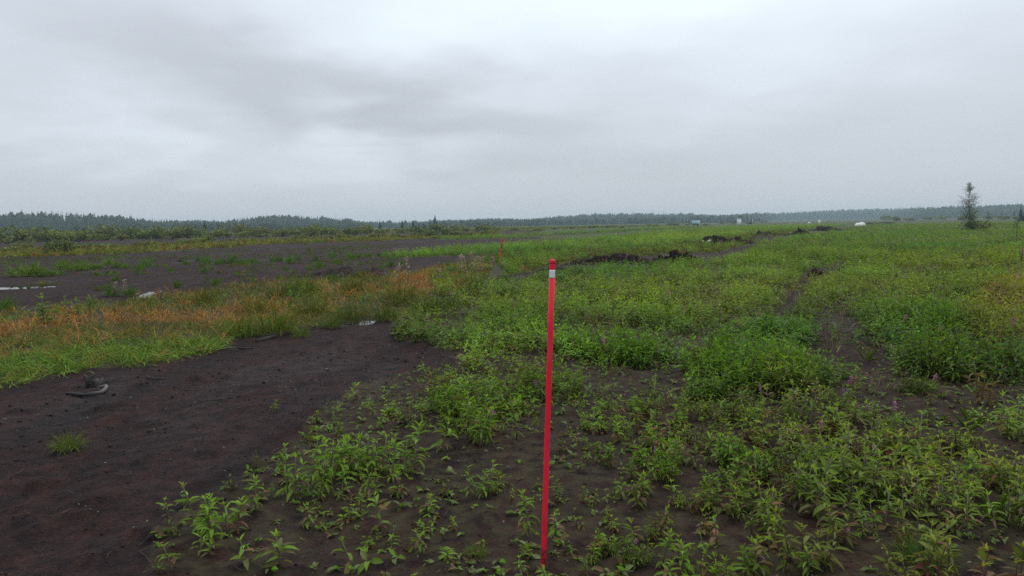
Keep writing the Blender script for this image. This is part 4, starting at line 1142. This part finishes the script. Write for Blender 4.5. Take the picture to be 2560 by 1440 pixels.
# dry seed stalks behind the grass
for k, (a, c, hpx, lab) in enumerate([(1022, 700, 52, 'pinkish dry seed stalk standing alone left of the cluster of stalks'), (1152, 690, 46, 'pale dry seed stalk, left one of the cluster'), (1166, 692, 50, 'pale dry seed stalk, second in the cluster'), (1178, 690, 50, 'whitish dry seed stalk in the middle of the cluster'),
                                      (1190, 688, 40, 'pale dry seed stalk, fourth in the cluster'), (1203, 686, 38, 'pale pink dry seed stalk at the right of the cluster'), (1234, 668, 24, 'pale dry seed stalk left of the foot of the leaning stake'), (985, 705, 34, 'short dry stalk left of the lone pinkish one'), (1098, 706, 28, 'short dry stalk between the lone one and the cluster'),
                                      (282, 742, 44, 'tan dry stalk left of the crumpled white sheet'), (312, 740, 48, 'leaning tan dry stalk next to the white sheet'), (403, 748, 26, 'tan dry stalk at the right end of the white sheet'), (345, 752, 24, 'tan dry stalk in front of the white sheet')]):
    x_, y_ = G(a, c); d = math.hypot(x_, y_); hh = (1.15 if a > 900 else .75) * hpx * d / F_PX; rr = np.random.default_rng(700 + k)
    t = thing('dry_seed_stalk', lab, 'stalk', (x_, y_, H(x_, y_)), rr.uniform(0, 6), 'dry seed stalks')
    ln = rr.normal(0, .12, 2); P = np.array([[0, 0, 0], [ln[0] * .4 * hh, ln[1] * .4 * hh, hh * .5], [ln[0] * hh, ln[1] * hh, hh]])
    V, F, C = tube(P, [.008, .006, .004], 5, (.20, .12, .075)); ob('stem', mk('stem', V, F, C, True, (M_STEM,)), t)
    hh *= 1.0; n = 95; u_ = rr.uniform(.2, 1, n); bs = np.stack([np.interp(u_, [0, .5, 1], P[:, q]) for q in range(3)], 1)
    Q = dict(base=bs, az=rr.uniform(0, 6.28, n), pitch=rr.uniform(.2, 1.1, n), roll=rr.normal(0, .5, n), L=rr.uniform(.06, .13, n) * (1 if a > 900 else .6), W=rr.uniform(.016, .036, n) * (1 if a > 900 else .6), bin=rr.integers(0, 3, n), col=np.array([[.42, .30, .26], [.36, .24, .20], [.50, .41, .34]])[rr.integers(0, 3, n)] * rr.uniform(.7, 1.2, n)[:, None])
    ob('seed_head', mk('seed_head', *leaves(Q, 1), True, (M_GRASS,)), t)
# pale tall herbs in the grass strip
for k, (a, c, hpx, lab) in enumerate([(128, 812, 78, 'pale green tall herb leftmost in the grass strip'), (190, 806, 62, 'pale green tall herb second from left in the grass strip'), (226, 785, 46, 'pale slim herb at the rear of the grass strip left part'), (375, 778, 46, 'pale green herb in front of the white sheet'),
                                      (735, 760, 50, 'pale whitish herb among the rear tussocks'), (1075, 716, 50, 'grey green herb in the rust red grass, left one'), (1115, 712, 52, 'grey green herb in the rust red grass, right one'), (610, 770, 34, 'small grey green herb above the rust red band'), (85, 838, 30, 'small bright herb in the left grass')]):
    hand(a, c, hpx, 'tall', lab, False, 'herbs in the grass strip', (1.25, 1.15, 2.2))

# ------------------------------------------------------------------ crumbs and litter on the peat
r = np.random.default_rng(55); cv = []
for k in range(8):
    n = 7; a = r.uniform(0, 6.28, 9); ph = np.arccos(r.uniform(-1, 1, 9))
    t_ = (1 + 5 ** .5) / 2; ico = np.array([[-1, t_, 0], [1, t_, 0], [-1, -t_, 0], [1, -t_, 0], [0, -1, t_], [0, 1, t_], [0, -1, -t_], [0, 1, -t_], [t_, 0, -1], [t_, 0, 1], [-t_, 0, -1], [-t_, 0, 1]]) / 1.9
    fi = np.array([[0, 11, 5], [0, 5, 1], [0, 1, 7], [0, 7, 10], [0, 10, 11], [1, 5, 9], [5, 11, 4], [11, 10, 2], [10, 7, 6], [7, 1, 8], [3, 9, 4], [3, 4, 2], [3, 2, 6], [3, 6, 8], [3, 8, 9], [4, 9, 5], [2, 4, 11], [6, 2, 10], [8, 6, 7], [9, 8, 1]])
    V = ico * r.uniform(.6, 1.3, (12, 1)) * np.array([1, r.uniform(.6, 1), .55]); cv.append((V, fi, np.ones((12, 3))))
x, y = scatter(2.0, 10, 95, 43); m = ~zone('grass', x, y); x, y = x[m], y[m]
s_ = .003 + .012 * R.random(len(x)) ** 5
tn = np.repeat(R.uniform(.6, 2.2, len(x))[:, None], 3, 1)
V, F, C = place(cv, R.integers(0, 8, len(x)), x, y, height(x, y) + .001, R.uniform(0, 6.28, len(x)), s_ * np.clip(np.hypot(x, y) / 5, 1, 1.6), tn)
ob('peat_crumbs', mk('peat_crumbs', V, F, C, False, (M_PEAT,)), kind='stuff', label='small dark peat crumbs strewn over the bare ground', category='crumbs')
x, y = scatter(2.2, 12, 26, 43); m = ~zone('grass', x, y); x, y = x[m], y[m]; n = len(x)
lc = np.array([[.22, .18, .13], [.30, .28, .25], [.14, .09, .06], [.16, .15, .08], [.42, .42, .40]])[R.choice(5, n, p=[.32, .18, .27, .18, .05])]
Q = dict(base=np.stack([x, y, height(x, y) + .006], 1), az=R.uniform(0, 6.28, n), pitch=R.normal(0, .25, n), roll=R.normal(0, .4, n), L=R.uniform(.008, .045, n), W=R.uniform(.003, .012, n), bin=R.integers(0, 3, n), col=lc * R.uniform(.6, 1.1, n)[:, None])
ob('leaf_litter', mk('leaf_litter', *leaves(Q, 1), True, (M_GRASS,)), kind='stuff', label='pale scraps of dry leaf and twig on the bare peat', category='litter')

x, y = scatter(2.2, 9, 9, 43); m = ~zone('grass', x, y); x, y = x[m], y[m]; parts = []
for a, c in zip(x, y):
    th = R.normal(SA + math.pi / 2, .8); L = R.uniform(.03, .16); z = H(a, c) + .004; q = R.uniform(.0008, .0026); k = R.uniform(.6, 2.6); b_ = R.normal(0, .15) * L
    p0 = np.array([a - math.cos(th) * L / 2, c - math.sin(th) * L / 2, z]); p1 = np.array([a + math.cos(th) * L / 2, c + math.sin(th) * L / 2, z + R.uniform(0, .012)]); mid = (p0 + p1) / 2 + np.array([-math.sin(th) * b_, math.cos(th) * b_, .004])
    parts.append(tube(np.array([p0, mid, p1]), [q, q, q * .6], 3, np.array([.05, .036, .030]) * k, False))
V, F, C = cat_parts(parts)
ob('twigs', mk('twigs', V, F, C, True, (M_WOOD,)), kind='stuff', label='thin dead twigs and root fibres strewn over the bare peat', category='twigs')

# ------------------------------------------------------------------ shrubs and trees
def bushvar(seed, n=420, cols=((.15, .175, .040), (.18, .19, .050), (.11, .14, .034)), squash=.62):
    r = np.random.default_rng(seed); cl = []
    lob = [(r.normal(0, .28), r.normal(0, .28), r.uniform(.35, .75), r.uniform(.22, .36)) for _ in range(7)]
    pts = []
    for (a, c, e, q) in lob:
        m = n // 7; d = r.normal(0, 1, (m, 3)); d /= np.linalg.norm(d, axis=1)[:, None]; pts.append(np.array([a, c, e * squash]) + d * q * r.uniform(.55, 1.08, m)[:, None] * np.array([1, 1, .8]))
    pts = np.concatenate(pts); pts[:, 2] = np.abs(pts[:, 2]); m = len(pts)
    col = np.array(cols)[r.integers(0, len(cols), m)] * r.uniform(.6, 1.35, m)[:, None]
    Q = dict(base=pts, az=np.arctan2(pts[:, 1], pts[:, 0]) + r.normal(0, .8, m), pitch=r.uniform(-.2, 1.2, m), roll=r.normal(0, .8, m), L=r.uniform(.10, .22, m), W=r.uniform(.06, .12, m), bin=r.integers(0, 3, m), col=col)
    st = cat_parts([tube(np.array([[0, 0, -.05], [a * .5, c * .5, e * .35 * squash], [a, c, e * squash]]), [.02, .014, .006], 4, (.06, .045, .035)) for (a, c, e, q) in lob])
    return mk('foliage', *leaves(Q, 1), True, (M_LEAF,)), mk('stem', *st, True, (M_BARK,))


BUSH = [bushvar(800 + k) for k in range(7)]
BUSHES = []


def bush(x_, y_, wid, hgt, label, group, tint=(1, 1, 1)):
    f, s = BUSH[int(R.integers(len(BUSH)))]
    t = thing('willow_bush', label, 'bush', (x_, y_, 0), R.uniform(0, 6.28), group); t.scale = (wid / 1.1, wid / 1.1, hgt / .68)
    ob('foliage', f, t).color = (*tint, 1); ob('stem', s, t)


for (a, c, wpx, hpx, lab) in [(22, 608, 62, 36, 'rounded willow bush at the left edge in front of the forest'), (128, 604, 48, 24, 'dark rounded willow bush second from the left edge'), (148, 636, 60, 30, 'wide pale willow bush on the bare strip edge below the dark rounded one'), (62, 626, 44, 17, 'low willow bush near the left edge on the peat'),
                              (515, 610, 46, 20, 'willow bush below the dark spruce'), (1085, 594, 46, 24, 'dark round willow bush at the right end of the bush row'), (730, 589, 40, 20, 'round willow bush in the middle of the bush row'), (2440, 579, 44, 26, 'dark bush at the foot of the birch sapling'), (1880 - 660, 590, 1, 1, None)]:
    if lab:
        x_, y_ = G(a, c); s = math.hypot(x_, y_) / F_PX; bush(x_, y_, wpx * s, hpx * s, lab, 'willow bushes', (.8, .9, 1.0) if 'dark' in lab else (1, 1, 1))
seg = [((60, 606), (640, 592), 26, 46, 25, 'willow bush in the row behind the far dark peat strip', 'left willow row'), ((640, 592), (1230, 579), 30, 36, 18, 'willow bush in the distant row left of the far orange stake', 'middle willow row'),
       ((40, 634), (620, 605), 16, 40, 13, 'low olive willow bush between the two far dark peat strips', 'low willows between the strips'), ((620, 605), (1240, 590), 20, 34, 11, 'low olive bush along the rear of the middle peat strip', 'low bushes behind the middle strip'),
       ((1230, 579), (1900, 557), 22, 22, 7, 'tiny far bush along the back edge of the green field', 'far field bushes'), ((2200, 552), (2560, 549), 10, 22, 9, 'far low bush near the birch sapling', 'bushes by the birch')]
for (pa, pb, n, wpx, hpx, lab, grp) in seg:
    for k in range(n):
        t_ = (k + R.uniform(-.4, .4)) / (n - 1); a = pa[0] + (pb[0] - pa[0]) * t_; c = pa[1] + (pb[1] - pa[1]) * t_ + R.normal(0, 1.2)
        x_, y_ = G(a, c); s = math.hypot(x_, y_) / F_PX; q = R.uniform(.6, 1.3); g_ = R.uniform(.75, 1.25)
        bush(x_, y_, wpx * s * q, hpx * s * q * R.uniform(.8, 1.15), lab if n in (30, 22) else ORD[k] + ' ' + lab.replace(' bush ', ' bush from the left '), grp, (g_, g_ * R.uniform(.92, 1.1), g_))


def conifer(r, n=34, w=.17, col=(.036, .062, .032)):
    t = np.sort(r.random(n) ** .85); q = w * (1 - t) ** .85 + .008
    az = np.arange(n) * 2.4 + r.normal(0, .4, n); L = q * r.uniform(.75, 1.3, n)
    base = np.stack([q * .12 * np.cos(az), q * .12 * np.sin(az), .03 + t * .95], 1)
    Q = dict(base=base, az=az, pitch=np.interp(t, [0, .8, 1], [-.15, .1, 1.1]) + r.normal(0, .15, n), roll=r.normal(0, .5, n), L=L, W=np.maximum(L * .75, .035) * (1.25 if n < 100 else 1.0), bin=r.integers(0, 2, n), col=np.array(col)[None] * r.uniform(.55, 1.45, n)[:, None])
    a = leaves(Q, 1); k = 7; an = np.arange(k) * 6.2832 / k
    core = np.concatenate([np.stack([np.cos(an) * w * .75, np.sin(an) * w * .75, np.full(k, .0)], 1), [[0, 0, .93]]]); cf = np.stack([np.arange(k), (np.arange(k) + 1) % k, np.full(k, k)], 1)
    return a, (core, cf, np.tile(np.array(col) * .6, (k + 1, 1)))


def broadleaf(r, n=40, w=.30, col=(.050, .076, .034)):
    d = r.normal(0, 1, (n, 3)); d /= np.linalg.norm(d, axis=1)[:, None]; pts = np.array([0, 0, .52]) + d * np.array([w, w, .40]) * r.uniform(.70, .92, n)[:, None] * (1 + .12 * np.sin(d[:, :1] * 5 + r.uniform(0, 6)))
    Q = dict(base=pts, az=np.arctan2(d[:, 1], d[:, 0]) + r.normal(0, .7, n), pitch=r.uniform(-.4, 1.1, n), roll=r.normal(0, .8, n), L=r.uniform(.06, .13, n), W=r.uniform(.06, .11, n), bin=r.integers(0, 3, n), col=np.array(col)[None] * r.uniform(.55, 1.4, n)[:, None])
    a = leaves(Q, 1); k = 8; an = np.arange(k) * 6.2832 / k
    core = np.concatenate([np.stack([np.cos(an) * w * .7, np.sin(an) * w * .7, np.full(k, .0)], 1), np.stack([np.cos(an) * w * .8, np.sin(an) * w * .8, np.full(k, .62)], 1), [[0, 0, .92]]])
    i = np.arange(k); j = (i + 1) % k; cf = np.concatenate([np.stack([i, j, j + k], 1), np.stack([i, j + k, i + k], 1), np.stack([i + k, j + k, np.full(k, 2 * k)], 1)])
    return a, (core, cf, np.tile(np.array(col) * .55, (len(core), 1)))


rt = np.random.default_rng(900)
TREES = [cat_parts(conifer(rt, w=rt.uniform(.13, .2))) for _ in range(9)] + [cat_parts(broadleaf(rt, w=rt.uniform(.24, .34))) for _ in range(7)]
TOPX = [-400, 0, 30, 200, 250, 330, 360, 450, 560, 620, 700, 800, 870, 900, 960, 1040, 1080, 1150, 1240, 1330, 1400, 1500, 1600, 1700, 1800, 1850, 1900, 1960, 2000, 2080, 2200, 2300, 2400, 2560, 3000]
TOPY = [545, 539, 533, 535, 536, 541, 548, 549, 549, 541, 534, 539, 545, 551, 555, 554, 548, 547, 543, 545, 537, 531, 530, 531, 536, 533, 529, 531, 528, 524, 521, 519, 516, 511, 506]
DX = [-400, 350, 365, 880, 920, 1060, 1090, 1330, 1400, 1880, 1960, 2230, 2300, 3000]
DD = [660, 660, 740, 760, 1150, 1150, 880, 900, 1080, 1150, 1780, 1780, 1220, 1120]
FX = []; FY = []; FS = []; FV = []; FT = []


def yhor(a): return 545 + (2280 - a) * math.tan(ROLL)


for row_ in range(6):
    a = -380.0
    while a < 2950:
        d = np.interp(a, DX, DD) + row_ * R.uniform(4, 7) - 6
        top = np.interp(a, TOPX, TOPY); hgt = (yhor(a) - top) * d / F_PX + CAM_H
        hgt *= R.uniform(.82, 1.02) if R.random() < .94 else R.uniform(1.0, 1.10)
        rr_ = ray(a, yhor(a)); t_ = d / math.hypot(rr_.x, rr_.y)
        FX.append(rr_.x * t_); FY.append(rr_.y * t_); FS.append(hgt * (1.0 if row_ > 1 else R.uniform(.72, 1.0)))
        con = R.random() < (.62 if a < 720 or a > 2200 else .5)
        FV.append(int(R.integers(0, 9)) if con else int(R.integers(9, 16))); g_ = R.uniform(.75, 1.2); FT.append((g_, g_ * R.uniform(.95, 1.1), g_))
        a += F_PX / d * R.uniform(1.4, 2.6) * max(1.0, hgt / 9)
for row_ in range(3):                                          # lower growth along the forest edge
    a = -380.0
    while a < 2950:
        d = np.interp(a, DX, DD) * (.80 - .07 * row_) if a < 1900 else np.interp(a, DX, DD) * .9
        rr_ = ray(a, yhor(a)); t_ = d / math.hypot(rr_.x, rr_.y)
        FX.append(rr_.x * t_); FY.append(rr_.y * t_); FS.append(R.uniform(1.8, 4.2) * (1.0 if a < 700 else .8) * d / 300)
        FV.append(int(R.integers(0, 16))); g_ = R.uniform(.95, 1.35); FT.append((g_, g_ * 1.05, g_))
        a += F_PX / d * R.uniform(1.4, 3.4)
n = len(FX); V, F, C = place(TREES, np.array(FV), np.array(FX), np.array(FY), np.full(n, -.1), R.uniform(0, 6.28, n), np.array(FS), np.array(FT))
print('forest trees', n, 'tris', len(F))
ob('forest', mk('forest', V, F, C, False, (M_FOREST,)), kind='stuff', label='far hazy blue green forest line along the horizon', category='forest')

SPR = []
for k in range(4):
    a_, core = conifer(np.random.default_rng(950 + k), 190, .2, (.036, .062, .030)); SPR.append((mk('crown', *cat_parts([a_, core]), False, (M_FOREST,)), mk('trunk', *tube(np.array([[0, 0, -.02], [0, 0, .5], [0, 0, .95]]), [.022, .014, .004], 6, (.06, .045, .04)), True, (M_BARK,))))
for k, (a, d, top, lab) in enumerate([(512, 190, 553, 'dark lone young spruce above the left willow row'), (905, 330, 556, 'dark spruce left of the forest gap'), (950, 300, 549, 'taller dark spruce at the left of the forest gap'), (1006, 260, 549, 'pointed dark spruce in the middle of the forest gap'), (1033, 260, 550, 'second pointed spruce in the forest gap'),
                                      (1048, 300, 555, 'small spruce in the forest gap between pointed ones'), (1058, 280, 553, 'small spruce right of the second pointed one'), (1076, 290, 555, 'small spruce below the tall round tree'), (1092, 280, 552, 'spruce right below the tall round tree'), (1125, 300, 556, 'small spruce left of the far orange stake'),
                                      (1142, 300, 557, 'tiny spruce nearest the far orange stake'), (1170, 320, 557, 'tiny spruce near the far orange stake'), (925, 320, 557, 'low dark spruce between two taller ones'), (1063, 330, 556, 'thin spruce in the forest gap'),
                                      (1088, 430, 537, 'tall tree standing above the forest right of the gap'), (2470, 620, 527, 'small spruce right of the birch sapling'), (2505, 620, 530, 'second small spruce right of the birch sapling'), (2552, 270, 519, 'dark spruce at the right edge below the forest'), (2564, 270, 517, 'dark spruce cut by the right edge'), (2535, 560, 527, 'small spruce left of the dark one at the right edge')]):
    rr_ = ray(a, yhor(a)); t_ = d / math.hypot(rr_.x, rr_.y); hgt = (yhor(a) - top) * d / F_PX + CAM_H
    t = thing('spruce', lab, 'tree', (rr_.x * t_, rr_.y * t_, -.05), R.uniform(0, 6.28), 'young spruces', hgt)
    if 'tall tree' in lab: t.scale = (hgt * 1.3, hgt * 1.3, hgt)
    f, s = SPR[k % 4]; o = ob('crown', f, t); o.color = (1.4, 1.5, 1.6, 1); ob('trunk', s, t)

# birch sapling at the right
x_, y_ = G(2424, 579); d = math.hypot(x_, y_); hh = 106 * d / F_PX; r = np.random.default_rng(1234)
t = thing('birch_sapling', 'tall slim birch sapling standing above the field at the right', 'tree', (x_, y_, 0), 0)
tt = np.linspace(0, 1, 9); P = np.stack([-.035 * hh * tt + .012 * hh * np.sin(tt * 7), .01 * hh * np.sin(tt * 5), hh * tt - .05], 1)
V, F, C = tube(P, np.linspace(.05, .008, 9), 8, (.12, .11, .10)); ob('trunk', mk('trunk', V, F, C, True, (M_BARK,)), t)
Qs = []
for k in range(84):
    u_ = r.random() ** 1.1 * .96 + .02; a = r.uniform(0, 6.28); Lb = hh * (np.interp(u_, [0, .15, .35, .5, .62, .7, .8, .9, 1], [.20, .24, .22, .18, .20, .12, .13, .07, .03])) * r.uniform(.35, 1.3)
    b0_ = np.array([np.interp(u_, tt, P[:, q]) for q in range(3)]); dirv = np.array([math.cos(a) * .75, math.sin(a) * .75, r.uniform(.2, 1.0)]); dirv /= np.linalg.norm(dirv)
    b1_ = b0_ + dirv * Lb; mid = (b0_ + b1_) / 2 - np.array([0, 0, .04 * Lb])
    V, F, C = tube(np.array([b0_, mid, b1_]), [.014, .009, .003], 4, (.07, .06, .055)); ob('limb', mk('limb', V, F, C, True, (M_BARK,)), t)
    m = int(14 + 52 * Lb); s_ = r.uniform(.30, 1.06, m)[:, None]; pp = b0_ + (b1_ - b0_) * s_ + r.normal(0, .10, (m, 3)) * (.5 + Lb)
    Qs.append(dict(base=pp, az=r.uniform(0, 6.28, m), pitch=r.uniform(-1.0, .6, m), roll=r.normal(0, .8, m), L=r.uniform(.05, .10, m), W=r.uniform(.04, .07, m), bin=r.integers(0, 2, m), col=np.array([.115, .150, .085])[None] * r.uniform(.55, 1.4, m)[:, None]))
ob('crown', mk('crown', *leaves(catP(Qs), 1), True, (M_LEAF,)), t)
x_, y_ = G(2540, 606); d = math.hypot(x_, y_); s = 50 * d / F_PX
t = thing('birch_sapling', 'thin small bushy sapling near the right edge', 'tree', (x_, y_, 0), 0)
V, F, C = tube(np.array([[0, 0, -.03], [.02, 0, s * .5], [-.03, 0, s]]), [.018, .012, .004], 6, (.08, .07, .06)); ob('trunk', mk('trunk', V, F, C, True, (M_BARK,)), t)
m = 420; u_ = r.uniform(.12, 1, m); q = s * .34 * (1.05 - u_) + .03; a = r.uniform(0, 6.28, m)
ob('crown', mk('crown', *leaves(dict(base=np.stack([q * np.cos(a) * r.random(m), q * np.sin(a) * r.random(m), s * u_], 1), az=a, pitch=r.uniform(-.5, .8, m), roll=r.normal(0, .6, m), L=r.uniform(.04, .07, m), W=r.uniform(.025, .045, m), bin=r.integers(0, 2, m), col=np.array([.05, .078, .04])[None] * r.uniform(.6, 1.4, m)[:, None]), 1), True, (M_LEAF,)), t)
# reddish post cut by the right edge
x_, y_ = G(2553, 662); z0 = H(x_, y_); s = math.hypot(x_, y_) / F_PX
t = thing('wooden_post', 'short reddish brown post at the right edge of the field', 'post', (x_, y_, z0))
V, F, C = tube(np.array([[0, 0, -.1], [.01, 0, 18 * s], [.025, 0, 36 * s]]), [.024, .023, .022], 10, (.16, .07, .05)); ob('post_body', mk('post_body', V, F, C, True, (M_WOOD,)), t)

# ------------------------------------------------------------------ the damp air
V, F, C = box(-1950, 1950, -1950, 1950, -1.6, 26.0)


def haze_mat(nb, o, t):
    p = nb.n('ShaderNodeVolumePrincipled'); nb.set(p, 'Color', (.70, .89, 1.0, 1)); nb.set(p, 'Density', .00037); nb.set(p, 'Anisotropy', .0)
    t.links.new(p.outputs[0], o.inputs['Volume'])


ob('haze', mk('haze', V, F, None, False, (material('damp_air', haze_mat),)), kind='stuff', label='thin grey damp air over the whole bog', category='haze')
print('individual plants', cnt[0], 'objects', len(bpy.data.objects))
